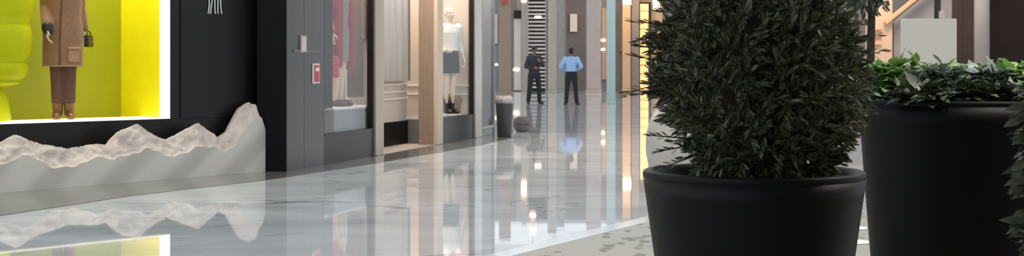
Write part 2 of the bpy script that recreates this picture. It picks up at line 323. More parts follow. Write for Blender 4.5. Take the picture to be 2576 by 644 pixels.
# ------------------------------------------------------------------ stone ridge along the foot of the black shop
ridge = [(-700,420),(-560,345),(-430,372),(-300,330),(-200,378),(-90,395),(-40,372),(0,360),(38,339),(75,352),(110,364),(175,373),(230,363),(270,365),(300,331),(345,312),(375,332),(400,347),(420,353),(460,331),(500,308),(525,328),(546,346),(572,331),(590,296),(602,274),(625,257),(641,263),(650,300),(655,331)]
def ridge_h(px):
    for (a, ya), (b, yb) in zip(ridge, ridge[1:]):
        if a <= px <= b:
            return ya+(yb-ya)*(px-a)/(b-a)
    return ridge[-1][1] if px > ridge[-1][0] else ridge[0][1]
RF = Frame(G(0, 487), G(655, 433)); RF.o = RF.o-RF.n*0.17
rk = MB(); nu = 520; rows = 12; vf = 0.17; vs = []; fs = []; mi = []
uu0, uu1 = RF.u(-600, 0.06), RF.u(655, 0.06)
for i in range(nu+1):
    u = uu0+(uu1-uu0)*i/nu; p = RF.pt(u, 0.06, 0); px = CX+F*p.x/p.y
    h = H-(ridge_h(min(px, 655))-HY)/F*p.y + 0.012*noise.noise((u*14, 1.3, 0)) + 0.006*noise.noise((u*40, 5, 0))
    bk = h*(0.60+0.20*noise.noise((u*2.3, 7, 2))+0.08*noise.noise((u*8, 3, 1)))
    e_ = max(0.0, min(1.0, (px-575)/60)); bk = bk*(1-e_)+h*0.80*e_
    bk = min(bk, h-0.02)
    col = [(vf, 0.004), (vf, bk*0.5), (vf, bk)]
    for j in range(1, rows+1):
        t = j/rows; z = bk+(h-bk)*t
        v = vf-0.015-(vf-0.06)*0.85*t**0.8
        env = math.sin(math.pi*t)
        d = 0.045*noise.noise((u*5, z*6, 3))+0.022*noise.noise((u*13, z*15, 9))+0.006*noise.noise((u*50, z*50, 4))
        col.append((max(0.02, min(vf, v+d*(0.3+0.9*env))), z+0.02*noise.noise((u*15, z*15, 12))*env))
    col += [(0.015, h*0.985), (0.015, 0.004)]
    vs += [RF.pt(u, v, z) for v, z in col]
nc = rows+5
for i in range(nu):
    for j in range(nc-1):
        fs.append((i*nc+j, (i+1)*nc+j, (i+1)*nc+j+1, i*nc+j+1)); mi.append(0 if j < 2 else 1)
    fs.append((i*nc+nc-1, (i+1)*nc+nc-1, (i+1)*nc, i*nc)); mi.append(0)
fs.append(tuple(range(nc-1, -1, -1))); mi.append(0); fs.append(tuple(nu*nc+j for j in range(nc))); mi.append(0)
rk.v = vs; rk.f = fs; rk.mi = mi
o = rk.build('stone_ridge', [M['stone'], M['rough']], loc=RF.pt(1.2, 0.1, 0))
tag(o, 'pale stone slab with a jagged mountain-shaped top at the foot of the black shopfront', 'stone')

# ------------------------------------------------------------------ figures
def remesh(mb, voxel, smooth=4):
    o = mb.build('tmp', []); o.data.materials.clear()
    r = o.modifiers.new('r', 'REMESH'); r.mode = 'VOXEL'; r.voxel_size = voxel; r.use_smooth_shade = True
    if smooth:
        s = o.modifiers.new('s', 'SMOOTH'); s.iterations = smooth; s.factor = 0.5
    dg = bpy.context.evaluated_depsgraph_get(); dg.update()
    me = bpy.data.meshes.new_from_object(o.evaluated_get(dg)); old = o.data
    ORG.pop(o, None); bpy.data.objects.remove(o); bpy.data.meshes.remove(old); return me
def part(name, me, m, parent):
    me.name = name; me.materials.clear(); me.materials.append(m)
    me.polygons.foreach_set('use_smooth', [True]*len(me.polygons))
    o = bpy.data.objects.new(name, me); C.objects.link(o); o.parent = parent; ORG[o] = Vector((0,0,0)); return o
def V(*a): return Vector(a)
def hand(mb, wrist, d, side, palm_n, curl=0.5):
    # palm, four bent fingers of unequal length and a thumb from the side of the palm; d points to the fingers, side to the thumb
    d = Vector(d).normalized(); pn = Vector(palm_n); pn = (pn-d*pn.dot(d)).normalized(); s = Vector(side); s = (s-d*s.dot(d)-pn*s.dot(pn)).normalized()
    w = Vector(wrist)
    for k in (-1.2, -0.4, 0.4, 1.2): mb.cap(w+s*0.016*k*0.7+d*0.01, 0.015, w+d*0.085+s*0.018*k, 0.012, 10)
    for k, ln in ((1.35, 0.070), (0.45, 0.080), (-0.45, 0.074), (-1.35, 0.058)):
        a = w+d*0.085+s*0.0195*k; d1 = (d+pn*curl*0.7).normalized(); b = a+d1*ln*0.52; d2 = (d+pn*curl*2.0).normalized()
        mb.cap(a, 0.0092, b, 0.0085, 8); mb.cap(b, 0.0085, b+d2*ln*0.48, 0.007, 8)
    a = w+d*0.028+s*0.026; b = a+(d*0.6+s*0.75+pn*0.3).normalized()*0.042; mb.cap(a, 0.013, b, 0.010, 8)
    mb.cap(b, 0.010, b+(d*0.95+s*0.2+pn*0.4).normalized()*0.032, 0.008, 8)
def head(mb, c, fwd=-1):
    # c: centre of the head; the face looks along local y*fwd
    f = V(0, fwd, 0)
    mb.ell(c+V(0, 0, 0.028)-f*0.012, (0.074, 0.094, 0.092)); mb.ell(c+V(0,0,-0.035)+f*0.025, (0.060, 0.066, 0.080)); mb.ell(c+V(0,0,-0.088)+f*0.050, (0.030, 0.030, 0.024))
    mb.cap(c+f*0.088+V(0,0,0.012), 0.009, c+f*0.104+V(0,0,-0.028), 0.014, 8)
    mb.ell(c+f*0.080+V(0,0,0.025), (0.052, 0.014, 0.010)); mb.ell(c+f*0.083+V(0,0,-0.058), (0.026, 0.012, 0.007)); mb.ell(c+f*0.081+V(0,0,-0.069), (0.022, 0.012, 0.007))
    for s in (-1, 1):
        mb.ell(c+V(s*0.076, 0, -0.002)-f*0.004, (0.010, 0.018, 0.030)); mb.ell(c+f*0.066+V(s*0.036, 0, -0.02), (0.022, 0.016, 0.018))
def limbs(J):
    return [('thigh', J['hip'+s], J['knee'+s], J['ank'+s], J['toe'+s]) for s in 'LR']
def make_body(J, voxel=0.0065, curl=0.6, hd=True):
    mb = MB()
    mb.loft([(V(0,0,0.80), 0.10, 0.075), (V(0,0,0.86), 0.155, 0.105), (V(0,0,0.95), 0.165, 0.11), (V(0,0,1.07), 0.135, 0.092), (V(0,0,1.20), 0.155, 0.105), (V(0,0,1.32), 0.17, 0.112), (V(0,0,1.41), 0.15, 0.09), (V(0,0.01,1.46), 0.075, 0.065)])
    mb.cap(V(0,0.01,1.42), 0.062, V(0,0,1.54), 0.054)
    if hd: head(mb, V(0,0,1.625))
    for s in 'LR':
        mb.cap(J['hip'+s], 0.088, J['knee'+s], 0.055); mb.cap(J['knee'+s], 0.054, J['knee'+s].lerp(J['ank'+s], 0.35)+V(0,0.012,0), 0.056); mb.cap(J['knee'+s].lerp(J['ank'+s], 0.35)+V(0,0.012,0), 0.054, J['ank'+s], 0.036)
        mb.cap(J['ank'+s]+V(0,0.02,-0.045), 0.034, J['toe'+s], 0.030)
        mb.cap(J['sh'+s], 0.058, J['el'+s], 0.041); mb.cap(J['el'+s], 0.040, J['el'+s].lerp(J['wr'+s], 0.3), 0.041); mb.cap(J['el'+s].lerp(J['wr'+s], 0.3), 0.040, J['wr'+s], 0.026)
        hand(mb, J['wr'+s], J['hd'+s], J['th'+s], J['pn'+s], curl)
    return remesh(mb, voxel, 3)
def joints(**kw):
    J = dict(hipL=V(-0.09,0,0.90), hipR=V(0.09,0,0.90), kneeL=V(-0.10,-0.01,0.49), kneeR=V(0.10,-0.01,0.49), ankL=V(-0.10,0.02,0.085), ankR=V(0.10,0.02,0.085), toeL=V(-0.12,-0.14,0.032), toeR=V(0.12,-0.14,0.032),
        shL=V(-0.175,0,1.40), shR=V(0.175,0,1.40), elL=V(-0.245,0.02,1.12), elR=V(0.245,0.02,1.12), wrL=V(-0.25,-0.05,0.89), wrR=V(0.25,-0.05,0.89),
        hdL=V(0,-0.1,-1), hdR=V(0,-0.1,-1), thL=V(0,-1,0), thR=V(0,-1,0), pnL=V(1,0,0), pnR=V(-1,0,0))
    J.update(kw); return J
def make_trousers(J, wid=1.0, ankle=0.065, voxel=0.011):
    mb = MB(); mb.loft([(V(0,0,0.77), 0.115, 0.092), (V(0,0,0.84), 0.16, 0.122), (V(0,0,0.90), 0.178, 0.128), (V(0,0,0.98), 0.172, 0.122), (V(0,0,1.05), 0.152, 0.108)])
    for s in 'LR':
        mb.cap(J['hip'+s]+V(0,0,-0.02), 0.102, J['knee'+s], 0.075*wid); mb.cap(J['knee'+s], 0.075*wid, J['ank'+s]+V(0,0.008,0.0), ankle)
    return remesh(mb, voxel, 4)
def make_top(J, voxel=0.011, low=0.97, flare=0.0, sleeve=1.0):
    mb = MB(); mb.loft([(V(0,0,low), 0.178+flare, 0.128), (V(0,0,1.07), 0.165, 0.122), (V(0,0,1.20), 0.178, 0.126), (V(0,0,1.32), 0.192, 0.130), (V(0,0,1.41), 0.170, 0.105), (V(0,0.01,1.47), 0.085, 0.078)])
    for s in 'LR':
        mb.cap(J['sh'+s], 0.074, J['el'+s], 0.060); w = J['el'+s].lerp(J['wr'+s], 0.93*sleeve); mb.cap(J['el'+s], 0.060, w, 0.043)
    return remesh(mb, voxel, 4)
def make_shoe(J, s, h=0.0):
    mb = MB(); t = J['toe'+s]; a = J['ank'+s]
    mb.cap(a+V(0,0.03,-0.045), 0.042, t+V(0,0.02,0.006), 0.042); mb.ell(t+V(0,0.03,-0.008), (0.046, 0.075, 0.032))
    if h: mb.cap(a+V(0,0.01,-0.03), 0.050, a+V(0,0.005,h), 0.058)
    me = remesh(mb, 0.009, 3)
    for v in me.vertices: v.co.z = max(v.co.z, 0.001)
    return me
def make_hair(c=V(0,0,1.625)):
    mb = MB(); mb.ell(c+V(0,0.016,0.040), (0.084, 0.100, 0.090)); mb.ell(c+V(0,0.045,-0.01), (0.076, 0.066, 0.075))
    me = remesh(mb, 0.009, 2); return me

# --- mannequin in the yellow window
k = 1.0
base = A.pt(A.u(158, -0.36), -0.36, zS+0.0125)
zs = 0.6
man = thing('mannequin', base, 'mannequin in a tan knee-length coat and brown boots in the yellow window', 'mannequin', rz=R(14))
J = joints(kneeL=V(-0.055,-0.01,0.49), kneeR=V(0.065,0.0,0.49), ankL=V(-0.050,0.02,0.085), ankR=V(0.060,0.03,0.085), toeL=V(-0.055,-0.13,0.034), toeR=V(0.085,-0.12,0.034),
    shL=V(-0.150,0,1.40), shR=V(0.150,0,1.40), elL=V(-0.165,0.01,1.12), wrL=V(-0.135,-0.195,0.90), hdL=V(0.05,-0.22,-1), elR=V(0.160,0.07,1.12), wrR=V(0.195,0.07,0.92), hdR=V(0,0,-1))
body = part('body', make_body(J), M['skin_m'], man)
JT = dict(J, ankL=J['ankL']+V(0,-0.005,0.10), ankR=J['ankR']+V(0,-0.005,0.10))
part('trousers', make_trousers(JT, 0.9, 0.062), M['trouser'], man)
for s in 'LR': part('boot', make_shoe(J, s, 0.10), M['boot'], man)
ct = MB(); rings = []
for z, rx, ry in ((0.53,0.195,0.150),(0.62,0.197,0.150),(0.75,0.196,0.15),(0.9,0.192,0.145),(1.05,0.175,0.13),(1.2,0.188,0.132),(1.32,0.196,0.132),(1.41,0.172,0.105),(1.47,0.085,0.080)): rings.append((V(0,0,z), rx, ry))
ct.loft(rings, 40)
for s in 'LR':
    ct.cap(J['sh'+s], 0.072, J['el'+s], 0.058); ct.cap(J['el'+s], 0.058, J['el'+s].lerp(J['wr'+s], 0.97), 0.054)
coat = part('coat', remesh(ct, 0.011, 3), M['coat'], man)
hb = MB(); hb.loft([(V(0,0,0.527), 0.199, 0.154), (V(0,0,0.545), 0.200, 0.155)], 40); hb.build('hem_band', M['coatlight'], coat, smooth=True, local=True)
pk = MB(); pk.cap(V(0.075,-0.148,0.70), 0.012, V(0.16,-0.105,0.70), 0.012); pk.add([], [])
part('pocket_flap', remesh(MB().cap(V(0.07,-0.15,0.71), 0.016, V(0.165,-0.10,0.71), 0.016), 0.006, 1), M['coatlight'], coat)
part('pocket', remesh(MB().hexa([(0.065,-0.160,0.57),(0.165,-0.100,0.57),(0.160,-0.085,0.57),(0.06,-0.13,0.57),(0.065,-0.160,0.69),(0.165,-0.100,0.69),(0.160,-0.085,0.69),(0.06,-0.13,0.69)]), 0.007, 2), M['coatlight'], coat)
MB().tube([V(-0.02,-0.152,0.54), V(-0.02,-0.152,0.75), V(-0.015,-0.148,0.9), V(-0.01,-0.134,1.05), V(0,-0.136,1.2), V(0,-0.132,1.34)], 0.006, 8).build('front_seam', M['trouser'], coat, smooth=True, local=True)
wl = J['el'+'L'].lerp(J['wrL'], 0.97)
part('cuff', remesh(MB().cap(wl+V(0,0,0.01), 0.057, wl+V(0.005,-0.01,-0.02), 0.052), 0.007, 1), M['darkleather'], coat)
# bag in the mannequin's other hand
hw = Matrix.Rotation(R(14), 3, 'Z') @ (J['wrR']+V(0,0,-0.09))+base
bg = thing('handbag', hw+Vector((0,0,-0.10)), 'small black bag held beside the tan coat in the yellow window', 'bag')
rb = MB()
def bag_body(c, w, d, h, tilt=0.0):
    m = MB(); r = []
    for z, kx in ((0,0.92),(0.02,1.0),(h*0.6,0.98),(h*0.92,0.90),(h,0.84)): r.append((z, kx))
    for (z0, a), (z1, b) in zip(r, r[1:]):
        m.hexa([c+V(x*w*a, y*d*a, z0) for x, y in ((-.5,-.5),(.5,-.5),(.5,.5),(-.5,.5))]+[c+V(x*w*b, y*d*b, z1) for x, y in ((-.5,-.5),(.5,-.5),(.5,.5),(-.5,.5))])
    return m
bc = hw+V(0.050,0.01,-0.105)
bag_body(bc, 0.05, 0.17, 0.12).build('bag_body', M['darkleather'], bg, bevel=0.006)
MB().tube([bc+V(0,0.06*math.cos(a), 0.115+0.05*math.sin(a)) for a in [math.pi*i/10 for i in range(11)]], 0.006, 8).build('handle', M['darkleather'], bg, smooth=True)

# lime inflated form at the side of the window
c = A.pt(A.u(-45, -0.43), -0.43, 0)
inf = thing('inflatable', (c.x, c.y, zS), 'glossy lime inflated form with horizontal creases at the side of the yellow window', 'inflatable')
def zz(py): return H-(py-HY)/F*c.y
def flat(m):   # a little shallower than wide, so that it fits the window stage
    cc = Vector((c.x, c.y, 0))
    for v in m.v: v -= A.n*((Vector((v.x, v.y, 0))-cc).dot(A.n)*0.22)
    return m
mbl = MB(); prof = []
for y0, y1, r0, rm, r1 in ((224,208,0.14,0.33,0.36),(208,160,0.36,0.435,0.42),(160,62,0.42,0.485,0.45),(62,-60,0.45,0.50,0.44),(-60,-170,0.44,0.48,0.40),(-170,-250,0.40,0.34,0.06)):
    for t in range(7):
        f = t/6; prof.append(((r0*(1-f)+r1*f)+(rm-(r0+r1)/2)*math.sin(math.pi*f)**0.6, zz(y0+(y1-y0)*f)-zS))
mbl.lathe((c.x, c.y, zS+0.013), [(0.05, prof[0][1]+0.02)]+prof+[(0.02, prof[-1][1])], 56)
flat(mbl).build('inflated_skin', M['limegloss'], inf, smooth=True)
flat(MB().lathe((c.x, c.y, zS+0.013), [(0.26,0.0),(0.28,0.02),(0.25,0.2),(0.17,zz(224)-zS+0.03)], 40)).build('stem', M['limegloss'], inf, smooth=True)

# ------------------------------------------------------------------ grey panel pier with its fittings
uB0 = B.u(967); uG0, uG1 = A.u(716), B.u(815)
pier = MB(); 
struct(MB().fbox(B, 0.0, 0.0195, -0.34, 0.0, 0, TOP).build('wall_pier_end', M['blackgloss']))
pier.fbox(B, 0.02, B.u(765)-0.004, -0.3, 0, 0, TOP); pier.fbox(B, B.u(765)+0.004, uG1, -0.3, 0, 0, TOP)
struct(pier.build('wall_pier', M['grey']))
struct(MB().fbox(B, B.u(765)-0.004, B.u(765)+0.004, -0.3, -0.004, 0, TOP).build('trim_1', M['seam']))
def plate(name, px0, px1, py0, py1, label, cat, m, m2=None):
    u0, u1 = B.u(px0, 0.02), B.u(px1, 0.02); z0, z1 = B.z((px0+px1)/2, py1, 0.02), B.z((px0+px1)/2, py0, 0.02)
    t = thing(name, B.pt((u0+u1)/2, 0, z0), label, cat)
    MB().fbox(B, u0, u1, 0.0, 0.014, z0, z1).build('backplate', m2 or M['plateframe'], t, bevel=0.003)
    e = (u1-u0)*0.14; MB().fbox(B, u0+e, u1-e, 0.014, 0.022, z0+e*0.6, z1-e*0.6).build('face', m, t, bevel=0.002)
    return t, u0, u1, z0, z1
plate('wall_plate', 757, 773, 89, 133, 'small pale upright plate on the grey wall pier', 'plate', M['plate'])
MB().fbox(B, B.u(737), B.u(806), 0.001, 0.012, B.z(775, 132), B.z(775, 126)).build('rail', M['seam'], None, loc=B.pt(B.u(775), 0, B.z(775, 132)))
tag(bpy.data.objects['rail'], 'thin bronze rail across the grey pier below the pale plate', 'rail')
t, u0, u1, z0, z1 = plate('alarm_box', 789, 806, 160, 210, 'red and white alarm box on the edge of the grey pier', 'alarm', M['redplastic'], M['white'])
MB().fbox(B, u0+(u1-u0)*0.25, u1-(u1-u0)*0.25, 0.022, 0.026, z0+(z1-z0)*0.62, z0+(z1-z0)*0.8).build('window', M['white'], t)

# ------------------------------------------------------------------ shop windows along the receding front
ST = 3.7
def shop_window(px0, px1, sill, depth, nm, fr_l, fr_r, lab):
    u0, u1 = B.u(px0), B.u(px1)
    struct(MB().fbox(B, u0, u1, -0.12, 0.0, 0, sill).build('wall_'+nm+'_plinth', M['plinth']))
    w = struct(MB().fbox(B, u0, u0+fr_l, -0.08, 0.0, sill, ST).fbox(B, u1-fr_r, u1, -0.08, 0.0, sill, ST).fbox(B, u0+fr_l, u1-fr_r, -0.08, 0, ST-0.06, ST).fbox(B, u0+fr_l, u1-fr_r, -0.08, 0.004, sill, sill+0.022).build('window_'+nm, M['frame']))
    g = MB().fbox(B, u0+fr_l, u1-fr_r, -0.045, -0.035, sill+0.022, ST-0.06).build('pane', M['glass'], w)
    return u0, u1
# first window: red clothes
sB = 0.335; u0, u1 = shop_window(815, 945, sB, 1.7, '1', 0.015, 0.10, '')
struct(MB().fbox(B, u0-0.6, u1+0.2, -1.9, -1.8, 0, ST).build('wall_shop_1_back', M['beige']))
struct(MB().fbox(B, u0-0.6, u1+0.19, -1.8, -0.12, 0.0, sB).build('floor_shop_1', M['greyplat']))
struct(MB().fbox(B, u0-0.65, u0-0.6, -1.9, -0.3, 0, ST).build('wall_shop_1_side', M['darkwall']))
struct(MB().fbox(B, u0-0.65, B.u(1245), -1.9, 0.0, ST, ST+0.08).build('ceiling_shops', M['white']))
struct(MB().fbox(B, 0.0, B.u(1245), -0.2, 0.0, ST+0.08, TOP).build('wall_fascia', M['fascia']))
zP = B.z(850, 268, -0.3)
pf = thing('display_platform', B.pt(B.u(852, -0.33), -0.35, sB), 'grey platform with a white top edge under the red-coated mannequin', 'platform')
ua, ub = B.u(852, -0.33)-0.75, uB0-0.16
MB().fbox(B, ua, ub, -0.62, -0.10, sB+0.001, zP-0.03).build('body', M['greyplat'], pf, bevel=0.005)
MB().fbox(B, ua-0.01, ub+0.01, -0.63, -0.09, zP-0.03, zP).build('top', M['white'], pf, bevel=0.004)
def in_front(px, v, z): return B.pt(B.u(px, v), v, z)
base = in_front(852, -0.33, zP+0.001); A2 = R(66)
m2 = thing('mannequin', base, 'mannequin in a grey dress and open red coat in the first long shop window', 'mannequin', rz=A2)
J2 = joints(kneeL=V(-0.06,-0.01,0.49), kneeR=V(0.06,-0.01,0.49), ankL=V(-0.055,0.02,0.085), ankR=V(0.06,0.02,0.085), toeL=V(-0.065,-0.12,0.034), toeR=V(0.08,-0.12,0.034), elL=V(-0.265,0.0,1.13), wrL=V(-0.335,-0.11,0.91), hdL=V(0,0,-1), elR=V(0.22,0.02,1.12), wrR=V(0.205,-0.04,0.89))
part('body', make_body(J2), M['skin_m'], m2)
dr = MB(); dr.loft([(V(0,0,z), rx, ry) for z, rx, ry in ((0.56,0.15,0.120),(0.75,0.155,0.122),(0.92,0.165,0.12),(1.06,0.142,0.10),(1.2,0.162,0.114),(1.32,0.178,0.12),(1.40,0.15,0.095))], 32)
part('dress', remesh(dr, 0.011, 2), M['greydress'], m2)
rc = MB()
for s, j in ((-1,'L'), (1,'R')):   # open coat: two side fronts hanging from the shoulders, a back and sleeves
    for i in range(26):
        f = i/25; z = 1.42-0.88*f; a = s*(0.120+0.035*f)
        rc.ell(V(a, -0.05, z), (0.055+0.005*f, 0.085+0.015*f, 0.085))
    rc.cap(J2['sh'+j], 0.074, J2['el'+j], 0.058); rc.cap(J2['el'+j], 0.058, J2['el'+j].lerp(J2['wr'+j], 0.92), 0.048)
rc.loft([(V(0,0.07,z), rx, 0.06) for z, rx in ((0.54,0.17),(0.8,0.17),(1.05,0.16),(1.3,0.18),(1.43,0.14))], 24)
part('coat', remesh(rc, 0.011, 3), M['red'], m2)
for s in 'LR': part('shoe', make_shoe(J2, s), M['umber'], m2)
hw = Matrix.Rotation(A2, 3, 'Z') @ (J2['wrL']+V(0,0,-0.175))+base
rb = thing('handbag', (hw.x, hw.y, hw.z-0.36), 'red handbag on a dark strap beside the red-coated mannequin', 'bag')
bc = hw+V(0,0,-0.38)
bag_body(bc, 0.17, 0.10, 0.27).build('bag_body', M['redbag'], rb, bevel=0.012)
MB().tube([bc+V(0.05*math.cos(a), 0, 0.262+0.115*math.sin(a)) for a in [math.pi*i/12 for i in range(13)]], 0.007, 8).build('strap', M['darkleather'], rb, smooth=True)
MB().fbox(Frame((bc.x-0.02, bc.y-0.056), (bc.x+1, bc.y-0.056)), 0, 0.04, 0, 0.006, bc.z+0.15, bc.z+0.19).build('clasp', M['brass'], rb)
# black curtain at the window edge, brown coat hanging on the pale side wall
def curtain(name, fr, ua, ub, v, z0, z1, m, folds, amp, label, cat='curtain'):
    mb = MB(); n = folds*8; vs = []; fs = []
    for i in range(n+1):
        u = ua+(ub-ua)*i/n; d = amp*math.sin(2*math.pi*folds*i/n)+amp*0.4*math.sin(i*0.7)
        for (z, g) in ((z0, 1.15), ((z0+z1)/2, 1.0), (z1, 0.8)):
            vs.append(fr.pt(u, v+d*g, z)); vs.append(fr.pt(u, v+d*g-0.012, z))
    for i in range(n):
        a, b = i*6, (i+1)*6
        fs += [(a, b, b+2, a+2), (a+2, b+2, b+4, a+4), (a+1, a+3, b+3, b+1), (a+3, a+5, b+5, b+3), (a+4, b+4, b+5, a+5), (a, a+1, b+1, b)]
    fs += [(0, 2, 3, 1), (2, 4, 5, 3), (n*6, n*6+1, n*6+3, n*6+2), (n*6+2, n*6+3, n*6+5, n*6+4)]
    mb.add(vs, fs); return tag(mb.build(name, m, loc=fr.pt((ua+ub)/2, v, z0), smooth=True), label, cat)
curtain('curtain', B, B.u(816, -0.12), B.u(838, -0.12), -0.12, zP+0.004, ST-0.03, M['blackcloth'], 2, 0.014, 'black curtain at the edge of the window with the red coat')
uh = uB0-0.085; vh = B.v(893, uh)
hc = thing('hanging_coat', B.pt(uh, vh, zP+0.1), 'long brown coat hanging on the pale side wall behind the red coat', 'coat')
hm = MB(); rings = [(0.10,0.05,0.11),(0.5,0.05,0.11),(0.9,0.045,0.105),(1.25,0.045,0.11),(1.45,0.05,0.13),(1.56,0.035,0.09),(1.62,0.02,0.03)]
vs = []; n = 24
for z, ru, rv in rings:
    for k in range(n):
        a = 2*math.pi*k/n; vs.append(B.pt(uh+ru*math.cos(a), vh+rv*(1+0.08*math.sin(5*a))*math.sin(a), zP+z))
hm.add(vs, [(j*n+k, j*n+(k+1)%n, (j+1)*n+(k+1)%n, (j+1)*n+k) for j in range(len(rings)-1) for k in range(n)]+[tuple(range(n))[::-1], tuple(range((len(rings)-1)*n, len(rings)*n))])
hm.build('coat_body', M['umber'], hc, smooth=True)
for dv in (-0.12, 0.12): MB().cap(B.pt(uh, vh+dv, zP+1.46), 0.042, B.pt(uh-0.01, vh+dv*1.1, zP+0.86), 0.036).build('sleeve', M['umber'], hc, smooth=True)
MB().tube([B.pt(uh, vh, zP+1.61), B.pt(uh, vh, zP+1.70), B.pt(uB0-0.022, vh, zP+1.70)], 0.006, 8).build('hook', M['brass'], hc, smooth=True)
# brass post
def post(px0, px1, m, name, label, depth=0.10, extra=0.0):
    ua, ub = B.u(px0, 0.03), B.u(px1, 0.03)
    t = thing(name, B.pt((ua+ub)/2, 0, 0), label, 'post')
    MB().fbox(B, ua, ub, -depth+0.03, 0.03, 0.006, ST-0.002).build('shaft', m, t, bevel=0.006)
    MB().fbox(B, ua-0.01, ub+0.01, -depth+0.02, 0.04, 0.005, 0.03).build('base', m, t, bevel=0.003); return ua, ub
post(946, 966, M['brass'], 'door_post', 'slim pale brass post left of the recessed curtained bay')
# recessed bay
uB0, uB1 = B.u(967), B.u(1096); uc1 = B.u(1110); VR = -0.525
rw = struct(MB().fbox(B, uB0-0.02, uc1, VR-0.06, VR, 0.345, ST).build('wall_bay', M['beige']))
struct(MB().fbox(B, uB0-0.02, uc1, VR-0.06, VR+0.012, 0.003, 0.345).build('baseboard_bay', M['blackgloss']))
struct(MB().fbox(B, uB0-0.02, uB0, -1.8, -0.081, 0, ST).build('wall_bay_left', M['moulding']))
struct(MB().fbox(B, uB0, uc1, VR, 0.0, 0.0, 0.006).build('floor_bay', M['beigefloor']))
for i, py in enumerate((247, 230, 212)):
    z = B.z(1015, py, VR); struct(MB().fbox(B, uB0, uc1, VR, VR+0.02, z-0.013, z+0.013).build('trim_%d' % (i+2), M['moulding'], bevel=0.004))
curtain('curtain', B, uB0+0.02, uc1-0.10, VR+0.08, B.z(1015, 203, VR+0.08), ST-0.05, M['curtain'], 9, 0.025, 'pale grey curtain hanging in the recessed bay above white mouldings')
# tan column
cs = thing('column', B.pt((uB1+uc1)/2, 0, 0), 'wide tan timber column with a lighter front edge right of the curtained bay', 'column')
MB().fbox(B, uB1, uc1-0.005, -0.26, -0.03, 0.006, ST-0.002).build('shaft', M['tan'], cs, bevel=0.004)
MB().fbox(B, uB1, uc1-0.005, -0.03, 0.03, 0.006, ST-0.002).build('front_edge', M['tanlight'], cs, bevel=0.004)
# second window: mannequin in black and white
sC = 0.36; u0, u1 = shop_window(1110, 1196, sC, 1.3, '2', 0.012, 0.10, '')
struct(MB().fbox(B, u0-0.6, B.u(1245), -1.36, -1.30, 0, ST).build('wall_shop_2_back', M['beige']))
struct(MB().fbox(B, u0-0.06, u0-0.0, -1.3, VR-0.07, 0, ST).build('wall_shop_2_side', M['beige']))
struct(MB().fbox(B, u1+0.10, u1+0.14, -1.3, -0.12, 0, ST).build('wall_shop_2_end', M['beige']))
struct(MB().fbox(B, u0, u1+0.10, -1.3, -0.12, 0.0, sC).build('floor_shop_2', M['greyplat']))
for i, py in enumerate((216, 238)):
    z = B.z(1170, py, -0.15); struct(MB().fbox(B, u1+0.08, u1+0.10, -1.30, -0.13, z-0.012, z+0.012).build('trim_%d' % (i+5), M['moulding'], bevel=0.004))
bs = in_front(1130, -0.36, sC)
db = MB().lathe(bs, [(0.20,0.001),(0.20,0.02),(0.19,0.03)], 40).build('display_disc', M['white'], loc=bs, smooth=False)
tag(db, 'round white disc under the mannequin in black and white', 'platform')
base = bs+V(0,0,0.031)
m3 = thing('mannequin', base, 'pale-headed mannequin in a white top, dark skirt and black boots by the tan column', 'mannequin', rz=R(35))
m3.scale = (0.97,)*3
J3 = joints(kneeL=V(-0.06,-0.01,0.49), kneeR=V(0.06,-0.01,0.49), ankL=V(-0.055,0.02,0.085), ankR=V(0.06,0.02,0.085), toeL=V(-0.06,-0.12,0.034), toeR=V(0.075,-0.12,0.034), elL=V(-0.225,0.03,1.12), wrL=V(-0.18,-0.13,1.02), hdL=V(0.6,-0.6,-0.2), pnL=V(0.3,0.3,0.8), thL=V(0,0,1), elR=V(0.225,0.03,1.12))
part('body', make_body(J3), M['skin_m'], m3)
part('top', make_top(J3, low=1.02, sleeve=0.6), M['white'], m3)
sk = MB(); sk.loft([(V(0,0,z), rx, ry) for z, rx, ry in ((0.66,0.185,0.145),(0.8,0.18,0.14),(0.95,0.17,0.128),(1.06,0.150,0.112))], 32)
part('skirt', remesh(sk, 0.011, 2), M['blackcloth'], m3)
for s in 'LR':
    part('boot', make_shoe(J3, s, 0.30), M['darkleather'], m3)
post(1197, 1213, M['steel'], 'door_post', 'slim pale grey metal post at the end of the shop windows')
# glazed end panel
uV0, uV1 = B.u(1214), B.u(1245)
struct(MB().fbox(B, uV0, uV1, -0.9, -0.84, 0, ST).build('wall_end_bay', M['bluegrey']))
struct(MB().fbox(B, uV1-0.05, uV1, -1.3, 0, 0, TOP).build('wall_corner', M['bluegrey']))
struct(MB().fbox(B, uV0, uV1-0.05, -0.84, -0.02, 0, 0.12).build('floor_end_bay', M['bluegrey']))
wv = struct(MB().fbox(B, uV0, uV0+0.03, -0.05, 0, 0.12, ST).fbox(B, uV0+0.03, uV1-0.05, -0.05, 0, 0.12, 0.16).build('window_3', M['plateframe']))
MB().fbox(B, uV0+0.03, uV1-0.05, -0.03, -0.02, 0.16, ST).build('pane', M['glass'], wv)
# shelves with goods behind the end panel
sh = thing('display_shelf', B.pt((uV0+uV1)/2, -0.6, 0.12), 'narrow shelf rack behind the glass at the end of the shop windows', 'shelf')
for z in (0.12, 0.5, 0.9, 1.3, 1.7): MB().fbox(B, uV0+0.05, uV1-0.08, -0.80, -0.40, z, z+0.02).build('shelf_board', M['plateframe'], sh)
for uu in (uV0+0.05, uV1-0.10): MB().fbox(B, uu, uu+0.02, -0.80, -0.78, 0.14, 2.2).build('upright', M['plateframe'], sh)
for z, m, lab in ((0.52, 'white', 'white box on the lowest raised shelf behind the end glass'), (0.92, 'greydress', 'taupe box on the middle shelf behind the end glass'), (1.32, 'redbag', 'reddish box on the upper shelf behind the end glass')):
    um = (uV0+uV1)/2
    o = MB().fbox(B, um-0.17, um+0.10, -0.7, -0.45, z+0.001, z+0.22).build('box', M[m], loc=B.pt(um, -0.55, z), bevel=0.006); tag(o, lab, 'box')

